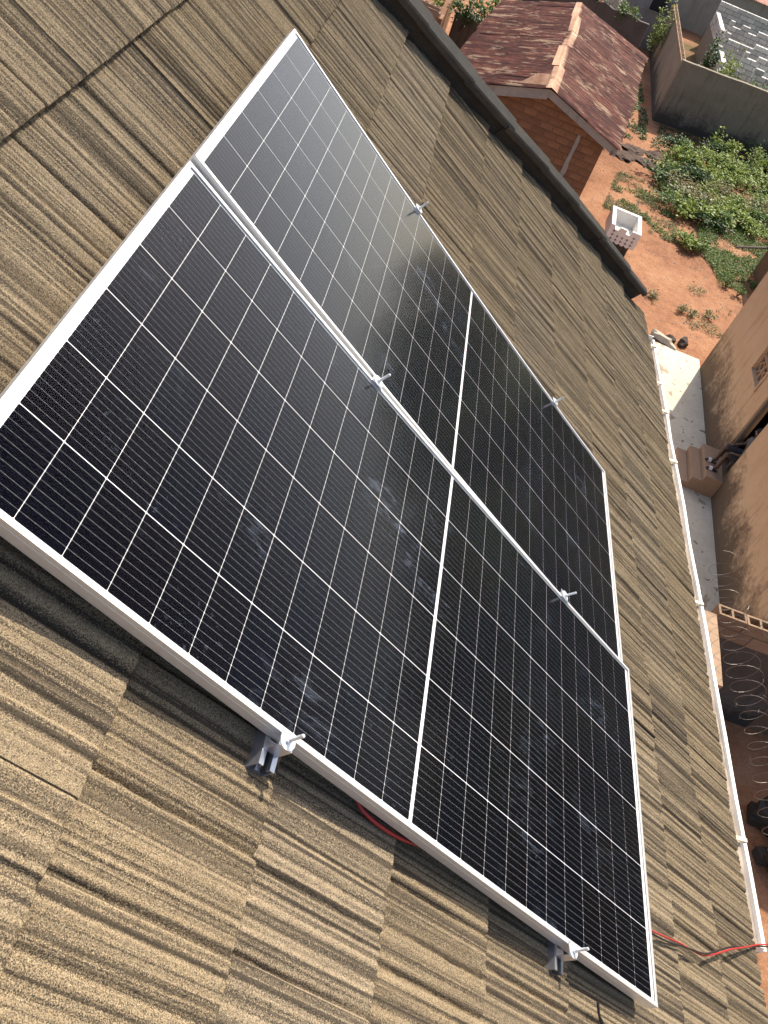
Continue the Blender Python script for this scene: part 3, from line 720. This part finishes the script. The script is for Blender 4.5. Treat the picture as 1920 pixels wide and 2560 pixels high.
# ------------------------------------------------------------------ block walls with razor wire
def hollow_block():
    m = MB(); L, T, H = .445, .20, .215
    m.box((0, 0, 0), (L, .032, H)); m.box((0, T - .032, 0), (L, T, H))
    for x in (0, L / 2 - .018, L - .036): m.box((x, .033, 0), (x + .036, T - .033, H - .002))
    m.box((.036, .033, 0), (L / 2 - .018, T - .033, .05)); m.box((L / 2 + .018, .033, 0), (L - .036, T - .033, .05))
    return m.mesh('block', M_SANDBLOCK)
ME_HB = hollow_block()
def plain_wall(name, a, b, t, h, m, label, ragged=.04, coping=None, cat='wall', seed=1):
    r = random.Random(seed); a = Vector((*a, 0)); b = Vector((*b, 0)); d = b - a; L = d.length; d.normalize(); nr = Vector((-d.y, d.x, 0)); mtx = frame(d, nr, Vector((0, 0, 1)), a)
    T = thing(name, label, cat, mtx=mtx); n = max(2, int(L / .45)); v = []; f = []
    for i in range(n + 1):
        z = h + r.uniform(-ragged, ragged); x = L * i / n; v += [(x, 0, 0), (x, t, 0), (x, t, z), (x, 0, z)]
    for i in range(n):
        k = 4 * i
        f += [(k, k + 4, k + 7, k + 3), (k + 3, k + 7, k + 6, k + 2), (k + 1, k + 2, k + 6, k + 5), (k, k + 1, k + 5, k + 4)]
    f += [(0, 3, 2, 1), (4 * n, 4 * n + 1, 4 * n + 2, 4 * n + 3)]
    link('render', meshdata('render', v, f, m), T)
    if coping:
        for i in range(int(L / .46)):
            link('block', ME_HB, T, mtx @ Matrix.Translation((.005 + i * .458, 0, h + ragged + .002)) @ Matrix.Rotation(R(random.uniform(-1, 1)), 4, 'Z') @ Matrix.Diagonal((1, t / .2, .5, 1)))
    return T
def block_wall(a, b, top, label, m_core=M_SANDBLOCK, gap_top=()):
    a = Vector((*a, 0)); b = Vector((*b, 0)); d = (b - a); L = d.length; d.normalize(); nrm = Vector((-d.y, d.x, 0))
    mtx = frame(d, nrm, Vector((0, 0, 1)), a)
    t = thing('block_wall', label, 'wall', mtx=mtx)
    link('core', MB().box((0, .012, 0), (L, .188, top - .46)).mesh('core', m_core), t)
    for row in (0, 1):
        x = 0 if row == 0 else -.225
        while x < L - .1:
            if x > -.01 or row == 0:
                if not (row == 1 and any(g0 < x < g1 for g0, g1 in gap_top)):
                    link('block', ME_HB, t, mtx @ Matrix.Translation((max(x, 0), random.uniform(-.006, .006), top - .455 + row * .228)) @ Matrix.Rotation(R(random.uniform(-.8, .8)), 4, 'Z'))
            x += .455
    return t
block_wall((6.10, 8.20), (8.15, 8.06), 2.2, 'hollow block wall topped with open cells, meeting the tan building', M_DARKWALL)  # lower core coloured dark for the shade on its near face
plain_wall('block_wall', (6.18, 6.9), (6.29, 8.17), .22, 2.15, M_SANDBLOCK, 'crumbling block wall running below the gutter, razor wire along its top', .05, seed=12)
def coil(pts, rad, pitch, label, seed):
    r = random.Random(seed); pts = catmull(pts, 12); q = MB(); L = 0; out = []; acc = 0
    for i in range(len(pts) - 1):
        d = pts[i + 1] - pts[i]; n = max(1, int(d.length / .012)); t = d.normalized(); u = t.cross(Vector((0, 0, 1))).normalized(); w_ = u.cross(t)
        for k in range(n):
            a = 2 * math.pi * acc / pitch; rr = rad * (1 + .16 * math.sin(acc * 3.1 + seed)); out.append(pts[i] + d * (k / n) + (u * math.cos(a) + w_ * math.sin(a)) * rr); acc += d.length / n
    q.tube(out, .0030, 4)
    for i in range(4, len(out), 6):
        c = out[i]; d = Vector((r.uniform(-1, 1), r.uniform(-1, 1), r.uniform(-1, 1))).normalized() * .028; q.tube([c - d, c + d], [.0032, .0012], 3)
    return tag(q.build('razor_wire', M_WIRE), label, 'razor wire')
coil([(6.46, 3.2, 2.36), (6.44, 5, 2.38), (6.40, 6.6, 2.36), (6.35, 8.0, 2.40), (6.32, 9.0, 2.5)], .20, .22, 'coiled razor wire along the wall below the gutter', 2)
coil([(6.45, 8.1, 2.42), (6.9, 8.05, 2.42), (7.5, 8.0, 2.40), (8.0, 7.95, 2.4)], .17, .30, 'coiled razor wire where the block walls meet', 5)
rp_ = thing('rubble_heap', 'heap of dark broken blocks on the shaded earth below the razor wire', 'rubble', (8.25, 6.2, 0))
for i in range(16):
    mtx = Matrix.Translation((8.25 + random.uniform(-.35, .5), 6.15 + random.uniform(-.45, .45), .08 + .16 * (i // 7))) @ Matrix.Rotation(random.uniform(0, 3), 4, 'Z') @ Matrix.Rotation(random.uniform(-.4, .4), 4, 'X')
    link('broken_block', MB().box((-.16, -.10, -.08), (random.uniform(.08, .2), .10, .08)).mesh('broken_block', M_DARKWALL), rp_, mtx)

# ------------------------------------------------------------------ mud house with rusted roof
HA = Vector((.1145, .9934, 0)); HR = Vector((.9934, -.1145, 0)); HO = Vector((3.2, 24.25, 0))
MH = frame(HR, HA, Vector((0, 0, 1)), HO)                 # local x = across to the right eave, y = along the ridge away from us
hh = thing('mud_house', 'mud brick house with rusted corrugated roof and pale ridge strip', 'house', mtx=MH)
for n_ in M_RUST.node_tree.nodes:
    if n_.type == 'TEX_COORD': n_.object = hh
HL = 11.35; ZR, ZE, ZL = 3.55, 2.80, 2.66
re = lambda y: 2.42 + .055 * y
le = lambda y: -(3.05 - .02 * y)
def roof_pt(side, f, y):
    """f 0 at the ridge .. 1 at the eave"""
    x = (re(y) if side > 0 else le(y)) * f; z = ZR + ((ZE if side > 0 else ZL) - ZR) * f; return Vector((x, y, z))
ns = 14; wv = .128
for side in (1, -1):
    for row in (1, 0):
        f0, f1 = ((.0, .53) if row == 0 else (.49, 1.0))
        for i in range(ns):
            y0 = HL * i / ns - .02; y1 = HL * (i + 1) / ns + .02; lift = .012 + row * 0 + (0.022 if row == 0 else 0) + random.uniform(0, .008) + (i % 2) * .004
            fe = f1 + (random.uniform(-.012, .02) if row == 1 else random.uniform(-.01, .015)); k = 96; v = []; f = []
            nr = 3
            for a in range(k + 1):
                y = y0 + (y1 - y0) * a / k; h = .024 * math.sin(2 * math.pi * y / wv)
                for b_ in range(nr):
                    p = roof_pt(side, f0 + (fe - f0) * b_ / (nr - 1), y); p.z += lift + h - .012 * math.sin(math.pi * b_ / (nr - 1)) * random.uniform(.4, 1); v.append(p)
            for a in range(k):
                for b_ in range(nr - 1): f.append((a * nr + b_, a * nr + b_ + 1, (a + 1) * nr + b_ + 1, (a + 1) * nr + b_))
            if side < 0: f = [q[::-1] for q in f]
            # sheet-local texture space: x across the waves, y down the slope
            c0 = roof_pt(side, (f0 + f1) / 2, (y0 + y1) / 2); ex = Vector((0, 1, 0)); ey = (roof_pt(side, 1, y0) - roof_pt(side, 0, y0)).normalized(); ez = ex.cross(ey).normalized()
            ml = frame(ex, ey, ez, c0); inv = ml.inverted()
            link('roof_sheet', meshdata('roof_sheet', [inv @ p for p in v], f, M_RUST, True), hh, MH @ ml)
for i in range(5):
    y0 = HL * i / 5 - .06; y1 = HL * (i + 1) / 5 + .05; c = MB(); dx = random.uniform(-.05, .05); dx2 = random.uniform(-.05, .05); up = .05 + (i % 2) * .012
    wl, wr = random.uniform(.13, .18), random.uniform(.17, .23)
    A = []
    for y, d_ in ((y0, dx), (y1, dx2)):
        A += [Vector((-wl + d_, y, ZR - wl * .29 + up)), Vector((d_ * .4, y, ZR + up + .01)), Vector((wr + d_, y, ZR - wr * .31 + up))]
    c.add([MH @ p for p in A] + [MH @ (p - Vector((0, 0, .012))) for p in A], [(0, 1, 4, 3), (1, 2, 5, 4), (6, 9, 10, 7), (7, 10, 11, 8), (0, 3, 9, 6), (2, 8, 11, 5), (0, 6, 7, 1), (1, 7, 8, 2), (3, 4, 10, 9), (4, 5, 11, 10)])
    c.build('ridge_cap', M_RUSTP, hh)
# a paler replacement sheet on the left slope under the ridge end
v = []; f = []
for a in range(121):
    y = .12 + 1.15 * a / 120; h = .021 * math.sin(2 * math.pi * y / wv)
    for b_ in (0.04, (.16 + .12 * (1 - a / 120)), ): p = roof_pt(-1, b_, y); p.z += .058 + h; v.append(p)
for a in range(120): f.append((2 * a, 2 * a + 2, 2 * a + 3, 2 * a + 1))
link('roof_patch', meshdata('roof_patch', v, f, M_RUSTP, True), hh)
# walls: core set back 2 cm behind bricks on the gable that faces us
XR, XL = 2.0, -2.75
def under(x): return (ZR + (ZE - ZR) * x / 2.42 if x > 0 else ZR + (ZL - ZR) * x / -3.05) - .06
core = MB(); pts = [(XL, 0), (XR, 0), (XR, under(XR)), (0, under(0)), (XL, under(XL))]
n = len(pts); core.add([(x, .33, z) for x, z in pts] + [(x, HL - .3, z) for x, z in pts], [tuple(range(n)), tuple(range(n, 2 * n))[::-1]] + [(i, n + i, n + (i + 1) % n, (i + 1) % n) for i in range(n)])
link('wall', core.mesh('wall', M_MORTAR), hh)
def brick_me(w_, h_): 
    b_ = MB(); c_ = .012; b_.box((-w_ / 2, 0, -h_ / 2), (w_ / 2, .055, h_ / 2)); 
    for q in b_.v:
        if q.y < .01: q.x *= (1 - 2 * c_ / w_); q.z *= (1 - 2 * c_ / h_)
    return b_.mesh('brick', M_MUD)
ME_BR = brick_me(.375, .175); ME_BRH = brick_me(.18, .175)
row = 0; z = .09
while z < 3.5:
    x = XL + (.19 if row % 2 else .0)
    while x < XR - .02:
        half = x + .38 > XR; wd = .19 if half else .38
        xc = x + wd / 2
        if z + .10 < min(under(x), under(x + wd)) and z > .6:
            link('brick', ME_BRH if half else ME_BR, hh, MH @ Matrix.Translation((xc, .320 + random.uniform(-.005, .004), z)) @ Matrix.Rotation(R(random.uniform(-1, 1)), 4, 'Y'))
        x += wd
    z += .19; row += 1
for side in (1, -1):
    x1 = 2.36 if side > 0 else -2.95; b_ = MB()
    za, zb_ = ZR - .03, (ZE if side > 0 else ZL) - .03; hgt = .26 if side < 0 else .20
    xa = .003 * side
    v = [(xa, .06, za), (x1, .06, zb_), (x1, .06, zb_ - hgt), (xa, .06, za - hgt), (xa, .27, za), (x1, .27, zb_), (x1, .27, zb_ - hgt), (xa, .27, za - hgt)]
    f = [(0, 1, 2, 3), (7, 6, 5, 4), (0, 4, 5, 1), (3, 2, 6, 7), (1, 5, 6, 2), (0, 3, 7, 4)]
    if side > 0: f = [q[::-1] for q in f]
    b_.add(v, f); link('verge_band', b_.mesh('verge_band', M_GREYPL), hh)
sv = []; 
for i in range(9):
    z = 2.68 - i * .25; sv += [(1.19 + random.uniform(-.03, .03), .285, z), (1.30 + random.uniform(-.03, .03), .285, z)]
link('mortar_streak', MB().add(sv + [(a_, .31, c_) for a_, b_, c_ in sv], [(2 * i, 2 * i + 2, 2 * i + 3, 2 * i + 1) for i in range(8)] + [(2 * i, 18 + 2 * i, 18 + 2 * i + 2, 2 * i + 2) for i in range(8)] + [(2 * i + 1, 2 * i + 3, 18 + 2 * i + 3, 18 + 2 * i + 1) for i in range(8)]).mesh('mortar_streak', M_GREYPL), hh)
link('rafter_end', MB().box((2.2, .05, 2.58), (2.27, .45, 2.70)).mesh('rafter_end', M_WOOD), hh)

# ------------------------------------------------------------------ white ornamental box in the yard
MX = Matrix.Translation((6.87, 24.50, 0)) @ Matrix.Rotation(R(-6), 4, 'Z')
wb = thing('ornamental_box', 'white open box with scalloped front, dark stars for holes, on a dark plinth in the yard', 'box', mtx=MX)
bw, bd, z0, z1 = .47, .70, .42, .92
def fbox(nm, lo, hi, m): return link(nm, MB().box(lo, hi).mesh(nm, m), wb)
fbox('side', (-bw, -bd + .07, z0), (-bw + .12, bd, z1), M_WHITE); fbox('side', (bw - .12, -bd + .07, z0), (bw, bd, z1), M_WHITE)
fbox('back', (-bw + .122, bd - .14, z0), (bw - .122, bd, z1), M_WHITE); fbox('bottom', (-bw + .122, -bd + .07, z0), (bw - .122, bd - .142, z0 + .12), M_WHITE)
fbox('plinth', (-.36, -.50, 0), (.36, .55, z0 - .002), M_DARKWALL)  # plinth coloured dark to hold the shade beneath the box
# front slab: scalloped foot, notched head, dark star plates as shade of holes
bm = bmesh.new()
prof = []
nsc = 6
for i in range(nsc):
    for k in range(7):
        a = math.pi + math.pi * k / 7; cx_ = -bw + (2 * bw) * (i + .5) / nsc; prof.append((cx_ + bw / nsc * math.cos(a), z0 + .06 + .075 * math.sin(a)))
prof += [(bw, z0 + .06), (bw, z1), (.20, z1), (.16, z1 - .14), (.04, z1 - .14), (.04, z1 - .02), (-.16, z1 - .02), (-.20, z1 - .12), (-.30, z1 - .12), (-.36, z1), (-bw, z1)]
fs = MB().prism(prof, 0, .07, Matrix.Translation((0, -bd + .068, 0)) @ Matrix.Rotation(R(90), 4, 'X'))
front = link('front', fs.mesh('front', M_WHITE), wb)
for i in range(5):
    for j in range(3):
        cxx = -bw + 2 * bw * (i + 1) / 6; czz = z0 + .10 + .115 * j
        if czz > z1 - .20 and -.30 < cxx < .20: continue
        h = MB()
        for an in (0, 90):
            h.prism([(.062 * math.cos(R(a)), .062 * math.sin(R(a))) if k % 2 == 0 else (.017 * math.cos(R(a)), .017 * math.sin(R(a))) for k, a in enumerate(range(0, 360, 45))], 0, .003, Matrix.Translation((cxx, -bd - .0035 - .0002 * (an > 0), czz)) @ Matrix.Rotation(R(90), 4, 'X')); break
        link('hole_shade', h.mesh('hole_shade', M_DARKWALL), front)

# ------------------------------------------------------------------ compound walls
plain_wall('compound_wall', (9.70, 38.66), (19.0, 39.10), .22, 2.5, M_COMP, 'dirty rendered compound wall facing the bushes', .015, None, seed=4)
plain_wall('compound_wall', (9.92, 38.9), (11.75, 58.5), .22, 2.28, M_COMP, 'dirty rendered compound wall with open block top, running away behind the mud house', .01, True, seed=5)
plain_wall('yard_wall', (3.0, 47.2), (9.1, 45.4), .25, 2.0, M_DARKWALL, 'blackened block wall overgrown with plants behind the mud house', .12, seed=6)
gb = thing('grey_building', 'grey rendered building with a small barred window behind the compound', 'building', (9.0, 52.0, 0))
MB().box((8.4, 50.6, 0), (11.0, 57, 3.2)).build('wall', M_GREYPL, gb)
MB().box((9.75, 50.55, 1.75), (10.55, 50.598, 2.55)).build('window', M_BLKP, gb)
fr = MB(); 
for a, b_ in (((9.70, 1.70), (9.748, 2.60)), ((10.552, 1.70), (10.60, 2.60)), ((9.75, 2.552), (10.55, 2.60)), ((9.75, 1.70), (10.55, 1.748))): fr.box((a[0], 50.50, a[1]), (b_[0], 50.595, b_[1]))
fr.build('window_frame', M_GREYPL, gb)
# ruined block rooms at the upper left
plain_wall('ruined_wall', (-2.6, 34.9), (-.35, 34.3), .22, 1.9, M_SANDBLOCK, 'broken mud-coloured block wall with open cells by the hip cap', .03, True, seed=8)
plain_wall('ruined_wall', (-.2, 34.3), (.05, 40.0), .22, 1.75, M_MUD, 'broken earth wall end with weeds left of the rusted roof', .1, seed=9)
plain_wall('ruined_wall', (.3, 36.4), (3.0, 37.4), .25, 1.6, M_DARKWALL, 'low dark wall overgrown with weeds behind the rusted roof', .12, seed=10)

# ------------------------------------------------------------------ unfinished grey block rooms inside the compound
bx = MB(); bx.box((.014, -.012, .014), (.436, .235, .211)); ME_BLK = bx.mesh('block', M_BLOCK)
def block_room_wall(a, d, L, top, label, rows_ind=4, ragged=0):
    a = Vector((*a, 0)); d = Vector((*d, 0)).normalized(); nr = Vector((-d.y, d.x, 0)); mtx = frame(d, nr, Vector((0, 0, 1)), a)
    t = thing('unfinished_wall', label, 'wall', mtx=mtx, group='unfinished grey block walls')
    rows = int(top / .225); low = MB()
    core = MB().box((.02, .004, 0), (L - .02, .222, (rows - 1) * .225 - .02)); link('core', core.mesh('core', M_JOINT), t)
    for rw in range(rows):
        x = 0 if rw % 2 else -.225
        while x < L - .05:
            x0 = max(x, 0); wd = min(x + .45, L) - x0
            if wd > .1 and not (rw >= rows - ragged and random.random() < .35):
                if rows - rw <= rows_ind: link('block', ME_BLK, t, mtx @ Matrix.Translation((x0, random.uniform(-.012, .012), rw * .225)) @ Matrix.Diagonal((wd / .45, 1, 1, 1)))
                else: low.box((x0 + .014, -.012, rw * .225 + .014), (x0 + wd - .014, .003, rw * .225 + .211))
            x += .45
    o = link('lower_blocks', low.mesh('lower_blocks', M_BLOCK), t); o['kind'] = 'stuff'
E1 = (1, -.10); N1 = (.105, .995)
for (a, L, top, lab, rg) in (((14.3, 43.9), 3.6, 2.45, 'unfinished grey block wall nearest the dirty compound wall', 1), ((13.9, 45.3), 4.0, 2.5, 'unfinished grey block wall second from the dirty compound wall', 1),
        ((13.4, 48.0), 4.6, 2.5, 'unfinished grey block wall third from the dirty compound wall', 1),
        ((14.3, 51.6), 4.2, 2.5, 'unfinished grey block wall fourth from the dirty compound wall', 1), ((14.5, 56.2), 4.6, 2.5, 'farthest unfinished grey block wall, next to the faded red roof', 0)):
    block_room_wall(a, E1, L, top, lab, 4, rg)
block_room_wall((12.75, 42.6), N1, 4.6, 2.2, 'unfinished grey block wall running away, nearer one by the green weeds', 3, 1)
block_room_wall((13.7, 49.6), N1, 4.4, 2.45, 'unfinished grey block wall running away, farther one', 3, 0)
rr = thing('red_roofed_building', 'long building with faded red corrugated roof behind the unfinished walls', 'building', (14, 62, 0))
mR = frame(Vector((1, -.1, 0)).normalized(), Vector((.1, 1, 0)).normalized(), Vector((0, 0, 1)), (9.5, 59.6, 0))
for i in range(14): link('roof_sheet', corr(0, 0, 4.2, 2.75, 3.9, .02, .93, 'roof_sheet', M_REDROOF, .016, .10), rr, mR @ Matrix.Translation((i * .95, 0, (i % 2) * .008)))
link('wall', MB().box((.2, .5, 0), (13, 8, 2.75)).mesh('wall', M_GREYPL), rr, mR)

# low shed corner with rusty sheet at the right edge
sh = thing('shed', 'low shed with rusty sheet roof and a grey pole beyond the tan building', 'shed', (12.6, 25.8, 0))
mS = frame(Vector((.14, .99, 0)).normalized(), Vector((-.99, .14, 0)).normalized(), Vector((0, 0, 1)), (13.6, 24.1, 0))
link('roof_sheet', corr(0, 0, 2.05, 1.75, 1.45, 0, 2.4, 'roof_sheet', M_RUST, .018, .10), sh, mS)
link('wall', MB().box((.1, .1, 0), (2.3, 1.85, 1.40)).mesh('wall', M_MUD), sh, mS)
MB().tube([(13.0, 26.2, 1.38), (11.9, 26.0, 1.1), (10.75, 25.75, .85)], [.05, .045, .035], 7).build('pole', M_WOOD, sh)

# ------------------------------------------------------------------ vegetation
def leaves(n, gen, size, r, droop=.25):
    v = []; f = []
    for _ in range(n):
        p, out = gen(r); s = size * r.uniform(.55, 1.25)
        d = Vector((r.gauss(0, 1), r.gauss(0, 1), r.gauss(.15, .5))) + out * .8; d.normalize(); d.z -= droop * r.random(); d.normalize()
        a = Vector((0, 0, 1)) + Vector((r.gauss(0, .6), r.gauss(0, .6), 0)); sd = d.cross(a)
        if sd.length < .05: continue
        sd.normalize(); up = sd.cross(d); k = len(v); wd = s * r.uniform(.22, .36)
        v += [p, p + d * s * .5 + sd * wd - up * s * .05, p + d * s - up * s * .12, p + d * s * .5 - sd * wd - up * s * .05, p + d * s * .5 + up * s * .06]
        f += [(k, k + 1, k + 4), (k + 1, k + 2, k + 4), (k + 2, k + 3, k + 4), (k + 3, k, k + 4)]
    return v, f
def shrub(x, y, rx, h, n, size, mi, seed, label, group, name='shrub', z=0.0):
    r = random.Random(seed); t = thing(name, label, 'shrub', (x, y, z), group)
    stems = MB(); tips = []
    for i in range(r.randint(6, 9)):
        a = r.uniform(0, 6.28); L = r.uniform(.5, 1.) * rx; e = Vector((x + L * math.cos(a), y + L * math.sin(a), z + h * r.uniform(.55, 1.05)))
        mid = Vector((x + L * .4 * math.cos(a), y + L * .4 * math.sin(a), z + h * .5)); stems.tube([(x, y, z), mid, e], [.012, .009, .004], 5, False); tips += [(mid, e)]
    stems.build('stems', M_BARK, t)
    def gen(r):
        m_, e = r.choice(tips); q = m_.lerp(e, r.uniform(-.2, 1.05)); p = q + Vector((r.gauss(0, .16 * rx), r.gauss(0, .16 * rx), r.gauss(0, .12 * h))); p.z = max(p.z, z + .03)
        return p, (p - Vector((x, y, z + h * .2))).normalized()
    v, f = leaves(n, gen, size, r); MB().add(v, f).build('foliage', M_LEAF[mi], t)
def inpoly(p, poly):
    c = False; j = len(poly) - 1
    for i in range(len(poly)):
        a, b_ = poly[i], poly[j]
        if (a[1] > p[1]) != (b_[1] > p[1]) and p[0] < (b_[0] - a[0]) * (p[1] - a[1]) / (b_[1] - a[1]) + a[0]: c = not c
        j = i
    return c
THK = [(8.9, 30.6), (9.6, 33.6), (10.2, 35.5), (12.4, 37.5), (17.0, 38.2), (16.5, 33), (14.2, 30.0), (12.7, 29.6), (11.3, 29.3), (10.3, 28.8), (9.3, 28.6), (9.0, 29.5)]
pr = random.Random(21); spots = []
while len(spots) < 52:
    p = (pr.uniform(8.9, 17), pr.uniform(28.7, 38))
    if inpoly(p, THK) and all((p[0] - q[0]) ** 2 + (p[1] - q[1]) ** 2 > .5 for q in spots): spots.append(p)
for i, p in enumerate(spots):
    dpt = min(1, (p[1] - 28.5) / 6)
    shrub(p[0], p[1], pr.uniform(.55, .95), pr.uniform(.28, .60) + .25 * dpt, 480, pr.uniform(.10, .20), pr.choice((0, 1, 1, 1, 3, 2)), 100 + i, 'leafy green shrub in the thicket between yard and compound wall', 'shrubs of the thicket')
shrub(9.45, 26.55, .55, .40, 620, .12, 1, 300, 'single low bright green bush standing in front of the thicket', 'lone shrubs')
shrub(9.9, 26.45, .40, .32, 380, .12, 0, 301, 'small green bush leaning against the lone bush before the thicket', 'lone shrubs')
for i, (x, y, h, lab) in enumerate(((10.69, 24.55, .30, 'small weed tuft at the tan building edge, upper one'), (11.03, 24.23, .3, 'small weed tuft behind the tan building corner'), (8.83, 21.87, .2, 'grey green weed nearest the gutter on bare earth'), (9.12, 21.79, .18, 'grey green weed second from the gutter on bare earth'), (9.73, 22.12, .2, 'grey green weed by the tan wall on bare earth'), (7.94, 22.15, .18, 'weed tuft beside the end of the hip cap'))):
    shrub(x, y, .22, h, 150, .07, 3 if i > 1 else 0, 320 + i, lab, None, 'weed')
for i, (x, y, z, h, lab) in enumerate(((13.3, 43.2, 0, 2.2, 'tall green weed inside the compound, nearer the corner'), (12.6, 42.2, 0, 2.4, 'tall green weed inside the compound, at the corner'), (12.4, 45.0, 0, 2.5, 'tall green weed inside the compound beside its long wall'), (14.2, 42.0, 0, 2.3, 'green weed behind the dirty compound wall'),
        (5.2, 46.8, 1.4, 1.2, 'weed growing over the blackened wall behind the rusted roof, left one'), (6.6, 46.4, 1.5, 1.1, 'weed growing over the blackened wall behind the rusted roof, middle one'), (8.1, 46.0, 1.4, 1.0, 'weed growing over the blackened wall behind the rusted roof, right one'), (10.1, 46.9, 0, 2.6, 'sapling against the grey building wall'),
        (.55, 36.5, 1.0, 1.3, 'leafy weeds on the low dark wall, left one'), (1.5, 37.4, 1.0, 1.4, 'leafy weeds on the low dark wall, middle one'), (-.4, 38.5, .3, 1.6, 'weeds behind the broken earth wall'), (2.6, 38.0, 1.0, 1.3, 'leafy weeds on the low dark wall, right one'), (7.9, 36.4, 0, .8, 'weed at the far eave of the rusted roof'), (7.0, 33.6, 0, .7, 'weed under the eave of the rusted roof'))):
    shrub(x, y, .6 if z else .5, h, 420, .17, (0, 1, 2)[i % 3], 340 + i, lab, None, 'weed', z)
# ground cover that nobody could count
def cover(name, label, polys, n, size, mi, seed, thin=1.0):
    r = random.Random(seed); pts = []
    while len(pts) < n:
        poly, dens = r.choice(polys); xs = [p[0] for p in poly]; ys = [p[1] for p in poly]; p = (r.uniform(min(xs), max(xs)), r.uniform(min(ys), max(ys)))
        if inpoly(p, poly) and mnoise.noise(Vector((p[0] * 1.1, p[1] * 1.1, seed))) + .45 * mnoise.noise(Vector((p[0] * 4, p[1] * 4, 3))) > thin - dens: pts.append(p)
    it = iter(pts)
    def gen(r):
        x, y = next(it); return Vector((x, y, r.random() ** 2 * .10)), Vector((0, 0, .4))
    v, f = leaves(n, gen, size, r, 0); tag(MB().add(v, f).build(name, M_LEAF[mi]), label, 'plants', kind='stuff')
GR = [(10.4, 28.8), (13.7, 31.4), (12.7, 26.7), (11.5, 24.7), (10.5, 24.6), (10.4, 25.6), (10.0, 26.9)]
GL = [(7.5, 30.9), (8.5, 31.1), (9.0, 29.8), (9.6, 28.5), (9.2, 26.4), (8.3, 26.6), (7.9, 27.4), (7.1, 27.0), (6.7, 27.3)]
cover('ground_plants', 'low green ground cover in front of the thicket', [(THK, 1.3), (GR, 1.1), (GR, 1.1), (GR, 1.1), (GL, .8)], 21000, .075, 0, 5, .95)
cover('ground_plants', 'pale dry ground cover on the yard', [(GR, 1.0), (GL, .95), (GL, .95), ([(7.8, 21), (10.4, 21), (10.8, 24.5), (8, 23)], .62), (THK, 1.0)], 9000, .06, 3, 6, .95)
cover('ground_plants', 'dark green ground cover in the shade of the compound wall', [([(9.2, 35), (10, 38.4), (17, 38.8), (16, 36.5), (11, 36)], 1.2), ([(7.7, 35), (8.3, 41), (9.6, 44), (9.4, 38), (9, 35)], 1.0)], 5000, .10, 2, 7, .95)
# pebbles
v = []; f = []; r = random.Random(9)
for _ in range(900):
    x, y = r.uniform(6.3, 11.5), r.uniform(20.3, 34.5); s = r.uniform(.010, .032) * (1.8 if r.random() < .06 else 1); k = len(v)
    for a in range(5): v.append((x + s * math.cos(a * 1.257 + x) * r.uniform(.7, 1.2), y + s * math.sin(a * 1.257 + x) * r.uniform(.7, 1.2), .002))
    v.append((x, y, s * .9)); f += [(k + a, k + (a + 1) % 5, k + 5) for a in range(5)]
tag(MB().add(v, f).build('pebbles', M_PEB), 'pale pebbles strewn over the red earth yard', 'pebbles', kind='stuff')
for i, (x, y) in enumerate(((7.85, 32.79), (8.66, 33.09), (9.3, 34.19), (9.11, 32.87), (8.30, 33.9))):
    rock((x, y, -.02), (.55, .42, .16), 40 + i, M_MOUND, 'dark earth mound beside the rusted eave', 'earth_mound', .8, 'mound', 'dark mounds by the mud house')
rd = MB().tube(catmull([(9.20, 32.2, .03), (9.32, 32.5, .25), (9.42, 32.9, .55), (9.44, 33.05, .72)], 6), .018, 6).build('iron_rod', M_IRON); tag(rd, 'bent rusty iron rod standing at the edge of the thicket', 'rod')

# ------------------------------------------------------------------ tall trees across the street: the panels mirror them
def tree(x, y, h, rad, seed, mi, label):
    r = random.Random(seed); t = thing('tree', label, 'tree', (x, y, 0), 'trees beyond the frame')
    tr = MB(); tr.tube([(x, y, 0), (x + r.uniform(-.4, .4), y, h * .3), (x + r.uniform(-.6, .6), y + .3, h * .62)], [.45, .36, .2], 10)
    cl = []
    for i in range(16):
        a = r.uniform(0, 6.28); q = rad * r.uniform(.15, .9); c = Vector((x + q * math.cos(a), y + q * math.sin(a), h * r.uniform(.48, .92) - q * .12)); cl.append((c, rad * r.uniform(.24, .42)))
        tr.tube([(x, y, h * .45), ((x + c.x) / 2, (y + c.y) / 2, c.z * .85), c], [.16, .1, .04], 6, False)
    tr.build('trunk', M_BARK, t)
    def gen(r):
        c, s = r.choice(cl); d = Vector((r.gauss(0, 1), r.gauss(0, 1), r.gauss(0, .7))).normalized(); return c + d * s * r.random() ** .4, d
    v, f = leaves(6500, gen, .85, r); MB().add(v, f).build('crown', M_LEAF[mi], t)
for i, (az, dist, h, rad, lab) in enumerate(((18, 55, 11, 6, 'round dark tree seen only in the glass, rightmost'), (26, 62, 13, 6.5, 'broad dark tree seen only in the glass, second from right'), (34, 58, 14, 6, 'broad tree seen only in the glass, third from right'), (41, 66, 16, 7, 'tall dark tree seen only in the glass, fourth from right'), (48, 60, 15, 6.5, 'tall tree seen only in the glass, middle of the row'), (54, 70, 18, 7.5, 'tallest dark tree seen only in the glass'), (60, 74, 17, 6.5, 'tall tree seen only in the glass, leftmost of the row'), (15, 34, 8, 4.5, 'nearer small tree seen only in the glass, first from right'), (23, 36, 8.5, 5, 'nearer small tree seen only in the glass, second from right'), (31, 38, 9, 5, 'nearer small tree seen only in the glass, third from right'), (38, 40, 9.5, 5, 'nearer small tree seen only in the glass, fourth from right'), (45, 41, 9.5, 5, 'nearer small tree seen only in the glass, fifth from right'), (51, 43, 9.5, 4.5, 'nearer small tree seen only in the glass, sixth from right'))):
    tree(dist * math.cos(R(az)), dist * math.sin(R(az)), h, rad, 500 + i, (2, 0, 2, 2, 0, 2, 2)[i % 7], lab)
